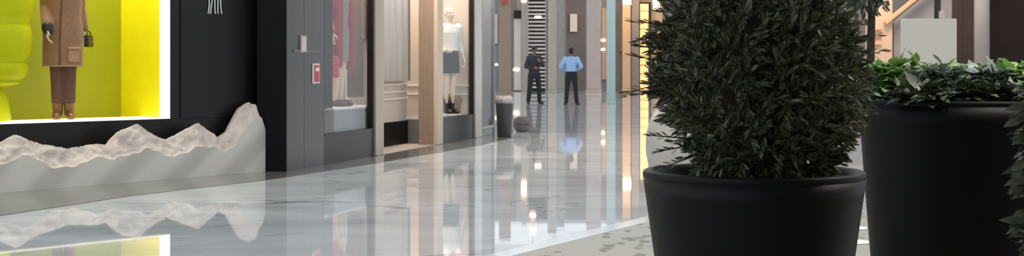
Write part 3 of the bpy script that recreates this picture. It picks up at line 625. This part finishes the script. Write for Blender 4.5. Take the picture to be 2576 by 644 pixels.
# ------------------------------------------------------------------ bin and low round seat past the corner
bp = G(1269, 345)
bn = thing('litter_bin', bp, 'round charcoal litter bin with a grey liner at the shop corner', 'bin')
MB().lathe(bp, [(0.105,0.0),(0.115,0.01),(0.135,0.52),(0.14,0.55),(0.132,0.55)], 36).build('body', M['bin'], bn, smooth=True)
lm = MB(); prof = [(0.128,0.54),(0.150,0.57),(0.155,0.60),(0.12,0.66),(0.09,0.64),(0.03,0.60)]
lm.lathe(bp, prof, 36)
for v in lm.v: v += Vector((noise.noise(v*14), noise.noise(v*14+Vector((3,3,3))), noise.noise(v*12+Vector((9,2,1)))*1.3))*0.022
lm.build('liner', M['liner'], bn, smooth=True)
MB().lathe(bp, [(0.143,0.545),(0.148,0.55),(0.148,0.565),(0.14,0.568)], 36).build('rim', M['plateframe'], bn, smooth=True)
pp = G(1313, 331)
pf2 = thing('pouf', pp, 'low round brown-grey pouf on the floor beside the charcoal bin', 'seat')
MB().lathe(pp, [(0.09,0.0),(0.12,0.02),(0.150,0.09),(0.155,0.16),(0.13,0.23),(0.07,0.262),(0.01,0.268)], 36).build('cushion', M['pouf'], pf2, smooth=True)
MB().lathe(pp, [(0.152,0.118),(0.159,0.122),(0.159,0.132),(0.152,0.136)], 36).build('piping', M['bin'], pf2, smooth=True)

# ------------------------------------------------------------------ far end of the mall
YF = 63.8; TF = 5.9
def far(name, x0, x1, y0, y1, m, Y=YF, d=0.4, top=None, kind=True, y_from_floor=True):
    a = P(x0, 0, Y); b = P(x1, 0, Y); z0 = 0 if y1 is None else H-(y1-HY)/F*Y; z1 = (top or TF) if y0 is None else H-(y0-HY)/F*Y
    o = MB().box((a.x, Y, z0), (b.x, Y+d, z1)).build(name, m, loc=((a.x+b.x)/2, Y+d/2, z0))
    return struct(o) if kind else o
FZ = 64.4
MB_ = [(1040,1262,'bluegrey'),(1262,1300,'taupe'),(1300,1330,'farbeige'),(1330,1378,'darkgap'),(1378,1424,'taupe'),(1424,1476,'fardark'),(1476,1560,'midgrey'),(1560,1575,'bluegrey'),(1575,1700,'midgrey'),(1700,2400,'midgrey')]
for i, (a, b, m) in enumerate(MB_): far('wall_back' if i == 0 else 'wall_back.%03d' % i, a, b, None, None, M[m], FZ, 0.3)
def col(x0, x1, Y, m, label, cap=True, name='column', top=TF, mb2=None):
    a, b = P(x0, 0, Y), P(x1, 0, Y); c = ((a.x+b.x)/2, Y, 0); t = thing(name, c, label, 'column'); w = (b.x-a.x)/2
    MB().box((a.x, Y, 0.14), (b.x, Y+2*w, top)).build('shaft', m, t, bevel=w*0.08)
    MB().box((a.x-w*0.08, Y-w*0.08, 0.0), (b.x+w*0.08, Y+2.08*w, 0.14)).build('base', mb2 or m, t, bevel=0.01); return t
col(1255, 1285, 57.8, M['tan'], 'tan square column behind the charcoal bin')
col(1312, 1325, 63.2, M['farbeige'], 'thin beige column beside the slatted shutter')
col(1378, 1400, 59.8, M['farbeige'], 'pale beige column between the two standing people')
col(1401, 1420, 62.3, M['fargreen'], 'grey-green panel column behind the person in the blue shirt')
col(1476, 1512, 60.8, M['pinkcol'], 'pinkish stone column right of the person in the blue shirt')
col(1527, 1548, 42.5, M['aqua'], 'pale aqua glass column standing in the hall')
col(1566, 1586, 62.8, M['warmwall'], 'warm orange-lit column left of the amber light strip')
col(1589, 1608, 63.1, M['taupe'], 'brown-grey column beside the amber light strip')
def fitting(x0, x1, y0, y1, Y, m, d, name, label, cat, group=None, mounted=True):
    a, b = P(x0, y1, Y), P(x1, y0, Y); t = thing(name, ((a.x+b.x)/2, Y, a.z), label, cat, group=group)
    MB().box((a.x, Y, a.z), (b.x, Y+d, b.z)).build('lamp_face', m, t, bevel=min(0.02, (b.x-a.x)*0.1))
    MB().box((a.x+0.02, Y+d, a.z+0.02), (b.x-0.02, Y+d+0.06, b.z-0.02)).build('housing', M['frame'], t); return t
far('wall_back_warm', 1577, 1666, 2, None, M['warmwall'], 64.2, 0.19)
a, b = P(1611, 228, 63.5), P(1638, 10, 63.5)
sl = thing('light_strip', ((a.x+b.x)/2, 63.5, 0), 'tall glowing amber light strip at the left edge of the clipped bush', 'light')
MB().box((a.x, 63.5, 0.05), (b.x-0.12, 63.65, b.z)).build('glow_panel', M['warmled'], sl)
MB().box((a.x-0.05, 63.65, 0), (b.x+0.02, 63.75, b.z+0.1)).build('backing', M['frame'], sl)
for i in range(9): 
    z = 0.35+i*0.4; MB().box((a.x-0.01, 63.46, z), (b.x-0.11, 63.5, z+0.05)).build('crossbar', M['warmwall'], sl)
for x0, x1, y0, y1, lab in ((1567,1588,-12,12,'warm lamp above the orange-lit far column'), (1642,1660,-10,26,'warm lamp above and right of the amber strip')):
    fitting(x0, x1, y0, y1, 62.7 if x0 < 1600 else 64.2, M['spotlamp'], 0.06, 'wall_lamp', lab, 'light')
for x0, x1, y0, y1, lab in ((1504,1523,98,104,'upper glowing lamp between the pinkish and aqua columns'), (1504,1522,122,127,'lower glowing lamp between the pinkish and aqua columns')):
    fitting(x0, x1, y0, y1, 60.7 if x1<1500 else 64.2, M['spotlamp'], 0.05, 'wall_lamp', lab, 'light')
for x0, x1, y0, y1, lab, Y in ((1240,1253,160,165,'small lamp low on the far blue-grey wall left of the tan column',64.2), (1291,1306,172,178,'warm lamp low on the far wall beside the dark-clothed person',64.2), (1262,1276,0,10,'reddish lamp at the top of the tan square column',57.7), (1345,1362,40,46,'white lamp in front of the slatted shutter',63.6)):
    fitting(x0, x1, y0, y1, Y, M['redplastic'] if 'reddish' in lab else M['spotlamp'], 0.05, 'wall_lamp', lab, 'light')
def panel(x0, x1, y0, y1, Y, m, name, label, cat):
    a, b = P(x0, y1, Y), P(x1, y0, Y); o = MB().box((a.x, Y, a.z), (b.x, Y+0.12, b.z)).build(name, m, loc=((a.x+b.x)/2, Y, a.z), bevel=0.01); return tag(o, label, cat)
t = thing('speaker_box', P(1302, 45, 64.05), 'small black box high on the far wall above the pale panel', 'box')
a, b = P(1293, 45, 64.05), P(1311, 26, 64.05)
MB().box((a.x, 64.05, a.z), (b.x, 64.395, b.z)).build('case', M['blackmetal'], t, bevel=0.01); MB().box((a.x+0.04, 64.04, a.z+0.04), (b.x-0.04, 64.05, b.z-0.04)).build('grille', M['frame'], t)
panel(1293, 1311, 46.5, 227, 64.25, M['moulding'], 'wall_panel', 'tall pale panel on the far wall below the small black box', 'panel')
panel(1434, 1452, 35, 80, 64.25, M['moulding'], 'wall_panel', 'pale rectangular panel on the far wall above the person in the blue shirt', 'panel')
panel(1240, 1252, 35, 110, 64.25, M['beige'], 'wall_panel', 'beige panel on the far blue-grey wall left of the tan column', 'panel')
panel(1556, 1566, 30, 130, 64.25, M['taupe'], 'wall_panel', 'brown-grey panel on the far wall right of the aqua column', 'panel')
panel(1514, 1526, 20, 200, 64.25, M['peach'], 'wall_panel', 'peach panel on the far wall left of the aqua column', 'panel')
# slatted shutter
a, b = P(1328, 200, 63.8), P(1372, -40, 63.8)
st = thing('shutter', ((a.x+b.x)/2, 63.8, 0), 'white slatted shutter on the far wall behind the dark-clothed person', 'shutter')
n = 27
for i in range(n):
    z = 0.15+i*(b.z-0.15)/n; MB().hexa([(a.x,63.8,z),(b.x,63.8,z),(b.x,63.89,z+0.02),(a.x,63.89,z+0.02),(a.x,63.8,z+0.06),(b.x,63.8,z+0.06),(b.x,63.89,z+0.08),(a.x,63.89,z+0.08)]).build('slat', M['slat'], st)
for x in (a.x-0.05, b.x): MB().box((x, 63.78, 0), (x+0.05, 63.92, b.z+0.1)).build('side_rail', M['steel'], st)
# lamps high on the far wall, seen mirrored in the floor
t = thing('wall_lantern', P(1318, 8, 62.8), 'warm lantern at the top of the far wall right of the small black box', 'light')
a, b = P(1311, 8, 62.8), P(1325, -34, 62.8)
MB().box((a.x, 62.8, a.z), (b.x, 63.0, b.z)).build('shade', M['warmlamp'], t, bevel=0.03)
for z in (a.z, b.z-0.03): MB().box((a.x-0.02, 62.78, z), (b.x+0.02, 63.02, z+0.03)).build('cap', M['frame'], t)
MB().box(((a.x+b.x)/2-0.03, 63.02, (a.z+b.z)/2-0.03), ((a.x+b.x)/2+0.03, FZ, (a.z+b.z)/2+0.03)).build('bracket', M['frame'], t)
struct(MB().box((-12, 61.7, 6.6), (30, 62.0, 6.9)).build('beam_roof', M['ceil']))
a, b = P(1340, -118, 61.85), P(1340, -78, 61.85)
t = thing('pendant_lamp', (b.x, 61.85, b.z), 'two-globe warm pendant lamp mirrored as two glows in the polished floor', 'light')
MB().tube([V(b.x, 61.85, 6.6), V(b.x, 61.85, b.z)], 0.012, 8).build('cord', M['blackmetal'], t, smooth=True)
for q in (a, b): MB().ell((b.x, 61.85, q.z), 0.16).build('globe', M['pendglow'], t, smooth=True)

# ------------------------------------------------------------------ the two people
pa = G(1344, 261.5)
pA = thing('person', pa, 'person in dark clothes and a dark cap standing by the slatted shutter', 'person', rz=R(20)); pA.scale = (0.99,)*3
JA = joints(hipL=V(-0.10,0,0.90), hipR=V(0.10,0,0.90), kneeL=V(-0.15,-0.01,0.49), kneeR=V(0.15,-0.01,0.49), ankL=V(-0.185,0.02,0.085), ankR=V(0.175,0.02,0.085), toeL=V(-0.23,-0.13,0.034), toeR=V(0.22,-0.13,0.034),
    elL=V(-0.27,0.0,1.13), wrL=V(-0.10,-0.20,1.08), hdL=V(0.9,-0.3,0.05), pnL=V(0.2,0.9,0), thL=V(0,0,1), elR=V(0.27,-0.06,1.16), wrR=V(0.12,-0.24,1.26), hdR=V(-0.7,-0.4,0.5), pnR=V(0,0.9,0.2), thR=V(0.3,0,1))
part('body', make_body(JA), M['skin'], pA); part('trousers', make_trousers(JA), M['suit'], pA); part('jacket', make_top(JA, low=0.90, flare=0.01), M['suittop'], pA)
for s in 'LR': part('shoe', make_shoe(JA, s), M['shoe'], pA)
cp = part('cap', make_hair(), M['hair'], pA)
MB().ell(V(0,-0.115,1.675), (0.07, 0.06, 0.010)).build('peak', M['hair'], cp, smooth=True, local=True)
for s in (-1, 1): MB().ell(V(s*0.034,-0.083,1.625), (0.012, 0.008, 0.008), 10, 8).build('eye', M['hair'], pA, smooth=True, local=True)
pb = G(1437, 263.5)
pB = thing('person', pb, 'person in a light blue shirt and dark trousers seen from behind', 'person', rz=R(172)); pB.scale = (0.965,)*3
JB = joints(kneeL=V(-0.13,-0.02,0.49), kneeR=V(0.13,0.0,0.49), ankL=V(-0.17,0.02,0.085), ankR=V(0.15,0.05,0.085), toeL=V(-0.22,-0.12,0.034), toeR=V(0.20,-0.09,0.034),
    elL=V(-0.315,0.06,1.16), wrL=V(-0.16,-0.14,1.04), hdL=V(0.9,-0.3,-0.1), pnL=V(0.2,0.9,0), thL=V(0,0,1), elR=V(0.315,0.06,1.16), wrR=V(0.16,-0.14,1.04), hdR=V(-0.9,-0.3,-0.1), pnR=V(-0.2,0.9,0), thR=V(0,0,1))
part('body', make_body(JB), M['skin'], pB); part('trousers', make_trousers(JB, 0.95), M['navy'], pB); part('shirt', make_top(JB, low=0.98), M['blueshirt'], pB)
for s in 'LR': part('shoe', make_shoe(JB, s), M['shoe'], pB)
part('hair', make_hair(), M['hair'], pB)
MB().loft([(V(0,0,0.985), 0.184, 0.134), (V(0,0,1.015), 0.183, 0.132)], 32).build('belt', M['shoe'], pB, smooth=True, local=True)

# ------------------------------------------------------------------ planters
def add_pot(root, c, rt, rb, h, m, soil_z):
    pr = [(rb+(rt-rb)*(i/16)**0.92, (h-0.022)*i/16) for i in range(17)]
    mb = MB(); mb.lathe(c, pr+[(rt-0.03, h-0.03), (rt-0.055, soil_z-0.03)], 96, cap=True)
    p = mb.build('pot', m, root, smooth=True)
    rim = MB(); prof = [(rt-0.0012, h-0.023), (rt+0.0004, h-0.016), (rt+0.0006, h-0.009), (rt-0.002, h-0.003), (rt-0.008, h), (rt-0.022, h), (rt-0.029, h-0.005), (rt-0.036, h-0.02), (rt-0.05, soil_z-0.01)]
    rim.lathe(c, prof, 96, cap=False); rim.build('rim', m, p, smooth=True)
    s = MB(); rings = 14; vs = []; fs = []; n = 40
    for j in range(rings+1):
        for k in range(n):
            a = 2*math.pi*k/n; q = Vector(c)+V((rt-0.045)*j/rings*math.cos(a), (rt-0.045)*j/rings*math.sin(a), soil_z); q.z += 0.015*noise.noise(q*9); vs.append(q)
    for j in range(rings):
        for k in range(n): fs.append((j*n+k, (j+1)*n+k, (j+1)*n+(k+1)%n, j*n+(k+1)%n))
    s.add(vs, fs); s.build('soil', M['soil'], root, smooth=True)

def needle(mb, p, d, up, ln, wd):
    d = d.normalized(); s = d.cross(up); s = s.normalized() if s.length > 1e-4 else d.orthogonal().normalized(); n = s.cross(d)
    m1 = p+d*ln*0.35+n*ln*0.03; m2 = p+d*ln*0.75-n*ln*0.02; t = p+d*ln-n*ln*0.08
    mb.add([p-s*wd*0.15, p+s*wd*0.15, m1+s*wd*0.5, m1-s*wd*0.5, m2+s*wd*0.4, m2-s*wd*0.4, t], [(0,1,2,3), (3,2,4,5), (5,4,6)])
def rdir():
    z = random.uniform(-1, 1); a = random.uniform(0, 2*math.pi); r = math.sqrt(1-z*z); return V(r*math.cos(a), r*math.sin(a), z)
def interp(tab, z):
    for (a, ra), (b, rb) in zip(tab, tab[1:]):
        if a <= z <= b: return ra+(rb-ra)*(z-a)/(b-a)
    return tab[-1][1] if z > tab[-1][0] else tab[0][1]

Y1 = 4.5; c1 = V((1895-CX)/F*Y1, Y1, 0); h1 = H-(437-HY)/F*(Y1-0.0)
big = thing('potted_bush', c1, 'dark clipped evergreen bush in the nearest round black pot', 'plant')
add_pot(big, c1, 0.346, 0.225, h1+0.012, M['pot'], h1-0.035)
tabb = [(0.76,0.17),(0.806,0.20),(0.86,0.235),(0.92,0.268),(0.98,0.312),(1.08,0.338),(1.16,0.338),(1.23,0.318),(1.30,0.282),(1.356,0.245),(1.44,0.195),(1.52,0.12),(1.56,0.03)]
fol = MB(); bc = V(c1.x+0.006, c1.y, 0); tw = []
def sprig(mb, base, d, ln, nn, nl, nw, up):
    d = d.normalized(); a = d.orthogonal().normalized(); b = d.cross(a); bend = rdir()*0.25
    for i in range(nn):
        f = i/(nn-1); p = base+d*ln*f+bend*ln*f*f*0.5; g = random.uniform(0, 2*math.pi)
        o = a*math.cos(g)+b*math.sin(g); nd = (d*(0.75+0.6*f)+o*(0.85-0.35*f)+up*0.12)
        needle(mb, p, nd, o, nl*random.uniform(0.75, 1.15), nw)
    needle(mb, base+d*ln+bend*ln*0.5, d, a, nl, nw)
for i in range(3300):
    z = random.uniform(0.775, 1.55); R0 = interp(tabb, z)
    if random.random() > (R0/0.34)**0.9+0.05: continue
    a = random.uniform(0, 2*math.pi); q = V(math.cos(a), math.sin(a), 0)
    lump = 1+0.10*noise.noise(V(math.cos(a)*2.2, math.sin(a)*2.2, z*5))
    depth = random.choice((0.98, 0.93, 0.86, 0.76))
    rr = R0*lump*depth-0.035
    out = q+V(0,0,(z-1.08)*1.3+0.28)
    d = out.normalized()*0.75+rdir()*0.85
    sprig(fol, bc+q*rr+V(-(z-1.23)*0.10,0,z), d, random.uniform(0.03, 0.065), 9, random.uniform(0.026, 0.044), 0.0078, V(0,0,1))
# stray shoots that stick out of the outline
for (px, py, ang, ln) in ((1655,60,175,0.07),(1650,95,185,0.06),(1645,118,178,0.05),(1648,150,170,0.075),(1645,215,195,0.08),(1640,232,188,0.07),(1690,345,175,0.06),(1705,372,190,0.055),(1712,405,200,0.06),(2115,330,12,0.05),(2105,352,8,0.06),(2085,380,0,0.055),(2070,405,-8,0.05),(2160,95,5,0.05),(2165,130,-4,0.06)):
    p = P(px, py, Y1-0.05); d = V(math.cos(R(ang)), random.uniform(-0.3, 0.1), math.sin(R(ang)))
    sprig(fol, p, d, ln, 12, 0.030, 0.0052, V(0,0,1)); tw.append((p, d, ln))
foliage = fol.build('foliage', M['yew'], big, smooth=True)
cr = MB(); cr.lathe(bc, [(max(0.02, r*0.72-0.03), z) for z, r in tabb], 40)
for v in cr.v:
    w = noise.noise(v*11)*0.03; v += (v-V(bc.x, bc.y, v.z)).normalized()*w if (v-V(bc.x, bc.y, v.z)).length > 1e-5 else V(0,0,0)
cr.build('dark_core', M['bark'], big, smooth=True)  # solid dark core fills the bush so its inside reads as shade
for p, d, ln in tw: MB().tube([p-d.normalized()*0.08, p+d.normalized()*ln], [0.0035, 0.0015], 6).build('twig', M['bark'], foliage, smooth=True)
MB().tube([bc+V(0,0,h1-0.05), bc+V(0.01,0,0.95), bc+V(0,0.01,1.2)], [0.03, 0.025, 0.015], 10).build('trunk', M['bark'], big, smooth=True)

# second planter
Y2 = 5.9; D2 = 0.415; c2 = V((2170-CX)/F*Y2+D2-0.006, Y2, 0); h2 = H-(253-HY)/F*Y2
pl = thing('planter', c2, 'tall black planter full of leafy green plants behind the bush pot', 'planter')
add_pot(pl, c2, D2, 0.335, h2+0.006, M['potb'], h2-0.03)
def leaf(mb, p, d, n, ln, wd, fold=0.2, curl=0.35):
    d = d.normalized(); s = d.cross(n).normalized(); n = s.cross(d).normalized()
    vs = []; K = 6
    for i in range(K+1):
        f = i/K; w = wd*0.5*(math.sin(math.pi*min(1, f*0.92+0.06))**0.75)*(1-0.15*f); q = p+d*ln*f-n*curl*ln*f*f
        rip = 0.10*wd*math.sin(f*9)
        vs += [q-s*w+n*(w*fold+rip), q, q+s*w+n*(w*fold-rip)]
    fs = []
    for i in range(K):
        a = i*3; fs += [(a, a+1, a+4, a+3), (a+1, a+2, a+5, a+4)]
    mb.add(vs, fs)
def clump(parent, m, spots, ln, wd, hgt, nl, name='leaf_clump'):
    mb = MB()
    for sp in spots:
        sp = Vector(sp)
        for i in range(nl):
            f = random.random(); d = rdir(); d.z = abs(d.z)*0.6+0.12; st = sp+V(random.uniform(-0.03, 0.03), random.uniform(-0.03, 0.03), hgt*f)
            leaf(mb, st, d, V(0,0,1)+rdir()*0.3, ln*random.uniform(0.7, 1.2), wd*random.uniform(0.7, 1.2))
        mb.tube([sp+V(0,0,-0.03), sp+V(0,0,hgt)], [0.006, 0.003], 6)
    return mb.build(name, m, parent, smooth=True)
zs2 = h2-0.03
def ring_spots(n, px0, px1, dy):
    out = []
    for i in range(n):
        px = px0+(px1-px0)*(i+0.5)/n; y = Y2+dy*random.uniform(0.6, 1.0); out.append(V((px-CX)/F*y, y, zs2)) 
    return [s for s in out if (s-V(c2.x, c2.y, s.z)).length < D2-0.06]
clump(pl, M['green'], ring_spots(5, 2195, 2330, 0.05), 0.080, 0.052, 0.165, 75)
clump(pl, M['green'], ring_spots(4, 2400, 2470, 0.10), 0.080, 0.050, 0.15, 70)
clump(pl, M['greyleaf'], ring_spots(4, 2310, 2400, -0.12), 0.080, 0.046, 0.15, 60)
clump(pl, M['greyleaf'], ring_spots(4, 2460, 2540, -0.10), 0.085, 0.050, 0.135, 60)
clump(pl, M['green'], ring_spots(3, 2530, 2600, -0.05), 0.085, 0.052, 0.16, 65)
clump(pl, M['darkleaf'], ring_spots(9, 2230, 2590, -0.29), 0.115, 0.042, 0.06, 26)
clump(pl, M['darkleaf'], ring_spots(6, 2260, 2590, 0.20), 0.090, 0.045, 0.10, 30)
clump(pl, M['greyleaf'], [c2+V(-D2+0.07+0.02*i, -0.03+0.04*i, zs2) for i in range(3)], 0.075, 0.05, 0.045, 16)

# third plant at the right edge, leaning into view, in its own pot
Y3 = 4.0; c3 = V((2660-CX)/F*Y3, Y3-0.05, 0)
p3 = thing('potted_shrub', c3, 'olive-leaved shrub reaching in at the right edge before the tall black planter', 'plant')
add_pot(p3, c3, 0.17, 0.12, 0.38, M['pot'], 0.34)
mb = MB()
for py in (268, 300, 330, 352, 405, 425, 455, 470, 535, 560, 575, 598):
    for k2 in range(4):
        px = 2592+random.uniform(-22, 20); p = P(px, py, Y3+random.uniform(-0.08, 0.05)); d = V(-1, random.uniform(-0.5, 0.4), random.uniform(-0.6, 0.35))
        leaf(mb, p, d, V(0.1,-0.7,0.7)+rdir()*0.3, 0.052*random.uniform(0.7, 1.2), 0.026, 0.25, 0.3)
for i in range(500):
    z = random.uniform(0.42, 1.12); a = random.uniform(0, 6.28); r = random.uniform(0.03, 0.10)
    p = c3+V(r*math.cos(a), r*math.sin(a), z); d = V(math.cos(a), math.sin(a), random.uniform(-0.4, 0.5)); leaf(mb, p, d, V(0,0,1)+rdir()*0.4, 0.055, 0.028, 0.25, 0.3)
mb.build('foliage', M['paleleaf'], p3, smooth=True)
for k2 in range(5):
    a = k2*1.3; MB().tube([c3+V(0.02*math.cos(a), 0.02*math.sin(a), 0.33), c3+V(0.05*math.cos(a), 0.05*math.sin(a), 0.75), c3+V(0.08*math.cos(a), 0.08*math.sin(a), 1.1)], [0.007, 0.005, 0.002], 6).build('stem', M['bark'], p3, smooth=True)

# pale round stone pot behind the bush
c4 = V((1705-CX)/F*13.6, 13.6, 0)
sp = thing('stone_urn', c4, 'pale beige rounded urn on the floor behind the clipped bush', 'urn')
MB().lathe(c4, [(0.17,0.0),(0.20,0.02),(0.27,0.15),(0.305,0.34),(0.30,0.50),(0.26,0.64),(0.20,0.74),(0.17,0.75)], 48).build('body', M['beigepot'], sp, smooth=True)
MB().lathe(c4, [(0.175,0.74),(0.20,0.75),(0.205,0.775),(0.19,0.785),(0.16,0.78),(0.15,0.72)], 48, cap=False).build('rim', M['beigepot'], sp, smooth=True)

# floor discs between the pots
for i, (px, py, r, lab) in enumerate(((2150, 611, 0.105, 'nearer white disc light in the floor between the two black planters'), (2153, 576, 0.085, 'farther white disc light in the floor between the two black planters'))):
    g = G(px, py); t = thing('floor_light', g, lab, 'light')
    MB().lathe(g, [(r,0.0),(r,0.006),(r*0.9,0.008)], 40).build('ring', M['steel'], t); MB().lathe(g, [(r*0.93,0.006),(r*0.92,0.011),(r*0.5,0.013)], 40).build('lens', M['uplight'], t, smooth=True)

# ------------------------------------------------------------------ right-hand background
YW = 24
def rwall(name, x0, x1, m, Y=YW, d=0.3, top=4.2):
    a, b = P(x0, 0, Y), P(x1, 0, Y); return struct(MB().box((a.x, Y, 0), (b.x, Y+d, top)).build(name, m))
rwall('wall_right', 2395, 2452, M['brown2'], 24)
rwall('wall_right.001', 2488, 3400, M['brownwall'], 24)
rwall('wall_right.002', 2452, 2488, M['brownwall'], 24.1)
rwall('wall_right.003', 2189, 2400, M['midgrey'], 25.6, 0.3)
rwall('wall_right.005', 2020, 2189, M['taupe'], 25.6, 0.3)
rwall('wall_right.004', 3400, 3440, M['brownwall'], 21, 3.2)
def col2(x0, x1, Y, m, lab):
    a, b = P(x0, 0, Y), P(x1, 0, Y); w = (b.x-a.x)/2; c = ((a.x+b.x)/2, Y, 0); t = thing('column', c, lab, 'column')
    MB().lathe((c[0], Y, 0), [(w,0.1),(w,4.2)], 32).build('shaft', m, t, smooth=True); MB().lathe((c[0], Y, 0), [(w*1.2,0.0),(w*1.2,0.08),(w,0.1)], 32).build('base', m, t); return t
col2(2451, 2489, 23.6, M['palecol'], 'pale round column against the red-brown wall')
# stair: peach pillar, orange sloping rail, pale side
a, b = P(2188, 0, 22.4), P(2246, 0, 22.4)
sc = thing('staircase', ((a.x+b.x)/2, 22.5, 0), 'peach-sided stair with an orange sloping rail behind the white board', 'stairs')
MB().box((a.x, 22.4, 0), (b.x, 22.7, 3.2)).build('pillar', M['peach'], sc, bevel=0.02)
for py in (75, 92, 112):
    q = P(2193, py, 22.36); MB().box((q.x, 22.36, q.z), (q.x+0.16, 22.4, q.z+0.025)).build('lit_streak', M['orange'], sc)  # orange bars stand in for warm lit streaks on the pillar
p0, p1 = P(2228, 58, 22.3), P(2420, -98, 22.3)
dv = (p1-p0).normalized(); nv = V(-dv.z, 0, dv.x)*0.030
MB().hexa([p0-nv, p1-nv, p1-nv+V(0,0.08,0), p0-nv+V(0,0.08,0), p0+nv, p1+nv, p1+nv+V(0,0.08,0), p0+nv+V(0,0.08,0)]).build('rail', M['orange'], sc, bevel=0.008)
q0, q1 = P(2246, 0, 22.55), P(2392, 0, 22.55)
r0, r1 = P(2246, 50, 22.55), P(2392, -70, 22.55)
MB().hexa([(q0.x,22.5,0),(q1.x,22.5,0),(q1.x,22.6,0),(q0.x,22.6,0),(q0.x,22.5,r0.z-0.05),(q1.x,22.5,r1.z-0.05),(q1.x,22.6,r1.z-0.05),(q0.x,22.6,r0.z-0.05)]).build('side_panel', M['midgrey'], sc)
# white board on a black post
YB = 10.1; a, b = P(2266, 142, YB), P(2406, 47, YB); bx = (P(2363, 0, YB).x)
wb = thing('sign_stand', (bx, YB+0.05, 0), 'blank white board fixed to a tall black post behind the green planter', 'sign')
MB().box((a.x, YB-0.012, a.z-0.2), (b.x, YB+0.012, b.z)).build('board', M['board'], wb, bevel=0.004)
MB().tube([V(bx, YB+0.045, 0.03), V(bx, YB+0.045, 2.5)], 0.024, 16).build('post', M['blackmetal'], wb, smooth=True)
MB().lathe((bx, YB+0.045, 0), [(0.20,0.0),(0.20,0.02),(0.18,0.03)], 36).build('base', M['blackmetal'], wb)
MB().box((bx+0.0, YB-0.01, b.z), (bx+0.035, YB+0.02, b.z+0.055)).build('clip', M['plate'], wb, bevel=0.004)
# dark tree behind the bush
YT = 14.0; ct_ = V((2191-CX)/F*YT, YT, 0)
tr = thing('tree', ct_, 'thin dark tree behind the clipped bush', 'tree')
MB().box(ct_+V(-0.13,-0.13,0), ct_+V(0.13,0.13,0.012)).build('grate', M['blackmetal'], tr)
MB().tube([ct_+V(0,0,0.005), ct_+V(-0.01,0,1.0), ct_+V(0.005,0,1.6), ct_+V(0,0,2.2)], [0.05, 0.043, 0.038, 0.02], 10).build('trunk', M['bark'], tr, smooth=True)
mb = MB()
for i in range(1500):
    d = rdir(); r = random.uniform(0.35, 1.0)**0.5; p = ct_+V(-0.12,0,2.22)+V(d.x*0.42*r, d.y*0.4*r, d.z*0.62*r)
    leaf(mb, p, d+V(0,0,-0.4), rdir(), random.uniform(0.06, 0.10), 0.032, 0.2, 0.3)
mb.build('foliage', M['darkleaf'], tr, smooth=True)
for k2 in range(7):
    a = k2*0.95; MB().tube([ct_+V(0,0,1.62+0.06*k2), ct_+V(-0.06+0.2*math.cos(a), 0.2*math.sin(a), 1.95+0.07*k2), ct_+V(-0.1+0.36*math.cos(a), 0.34*math.sin(a), 2.2+0.07*k2)], [0.016, 0.010, 0.004], 6).build('branch', M['bark'], tr, smooth=True)

# ------------------------------------------------------------------ unseen slab and back wall, added to shade the cafe side
struct(MB().box((-0.9, -6, 3.3), (16, 7.6, 3.5)).build('ceiling_shade_slab', M['ceil']))
struct(MB().box((-3.5, -6.2, 0), (16, -6, 3.5)).build('wall_shade_behind', M['taupe']))  # added behind the camera to keep sky light off bush and pots

# ------------------------------------------------------------------ light
def area(name, loc, rot, sx, sy, e, col):
    l = bpy.data.lights.new(name, 'AREA'); l.shape = 'RECTANGLE'; l.size = sx; l.size_y = sy; l.energy = e; l.color = col
    o = bpy.data.objects.new(name, l); C.objects.link(o); o.location = loc; o.rotation_euler = rot; return o
area('window_lamp', A.pt(uR-0.8, -0.45, zT+0.05), (0, 0, A.ang), 1.4, 0.7, 40, (1, 0.93, 0.78))
area('window_lamp_end', A.pt(uR-2.6, -0.45, zT+0.05), (0, 0, A.ang), 1.6, 0.7, 34, (1, 0.93, 0.78))
area('shop_lamp_red', B.pt(B.u(852, -0.33), -0.5, ST-0.03), (0, 0, B.ang), 2.0, 0.6, 145, (1, 0.86, 0.72))
area('bay_lamp', B.pt(B.u(1020), -0.25, ST-0.03), (0, 0, B.ang), 2.4, 0.4, 80, (1, 0.88, 0.76))
area('shop_lamp_white', B.pt(B.u(1130, -0.36), -0.5, ST-0.03), (0, 0, B.ang), 1.6, 0.6, 130, (1, 0.87, 0.74))
area('far_lamp_warm', (P(1600, 0, 60).x, 61.0, 4.6), (R(40), 0, 0), 1.6, 0.6, 70, (1, 0.62, 0.32))
area('cafe_fill_light', (2.9, 5.3, 3.25), (R(24), 0, 0), 1.6, 0.4, 125, (1, 0.95, 0.88))  # unseen lamp added to brighten the white board and the planter's leaves
area('end_bay_lamp', B.pt((uV0+uV1)/2, -0.4, ST-0.03), (0, 0, B.ang), 0.4, 0.4, 30, (1, 0.9, 0.8))
area('stair_lamp', P(2230, -250, 21.2), (R(35), 0, 0), 1.2, 0.5, 80, (1, 0.75, 0.55))

w = bpy.data.worlds.new('sky'); S.world = w; w.use_nodes = True
nt = w.node_tree; bgn = nt.nodes['Background']
bgn.inputs['Color'].default_value = (0.89, 0.94, 1.0, 1); bgn.inputs['Strength'].default_value = 1.12

# ------------------------------------------------------------------ camera and view
cd = bpy.data.cameras.new('camera'); cam = bpy.data.objects.new('camera', cd); C.objects.link(cam)
cam.location = (0, 0, H); cam.rotation_euler = (R(90), 0, 0); cd.sensor_width = 36; cd.lens = 36*F/2576; cd.shift_y = -(322-HY)/2576
cd.clip_end = 200; cd.dof.use_dof = True; cd.dof.focus_distance = 7.5; cd.dof.aperture_fstop = 8.0
S.camera = cam
vs_ = S.view_settings; vs_.view_transform = 'Standard'; vs_.look = 'None'; vs_.gamma = 1; vs_.use_curve_mapping = False; vs_.exposure = 0.0
S.cycles.max_bounces = 8; S.cycles.transparent_max_bounces = 12; S.cycles.use_denoising = True; S.cycles.sample_clamp_indirect = 6
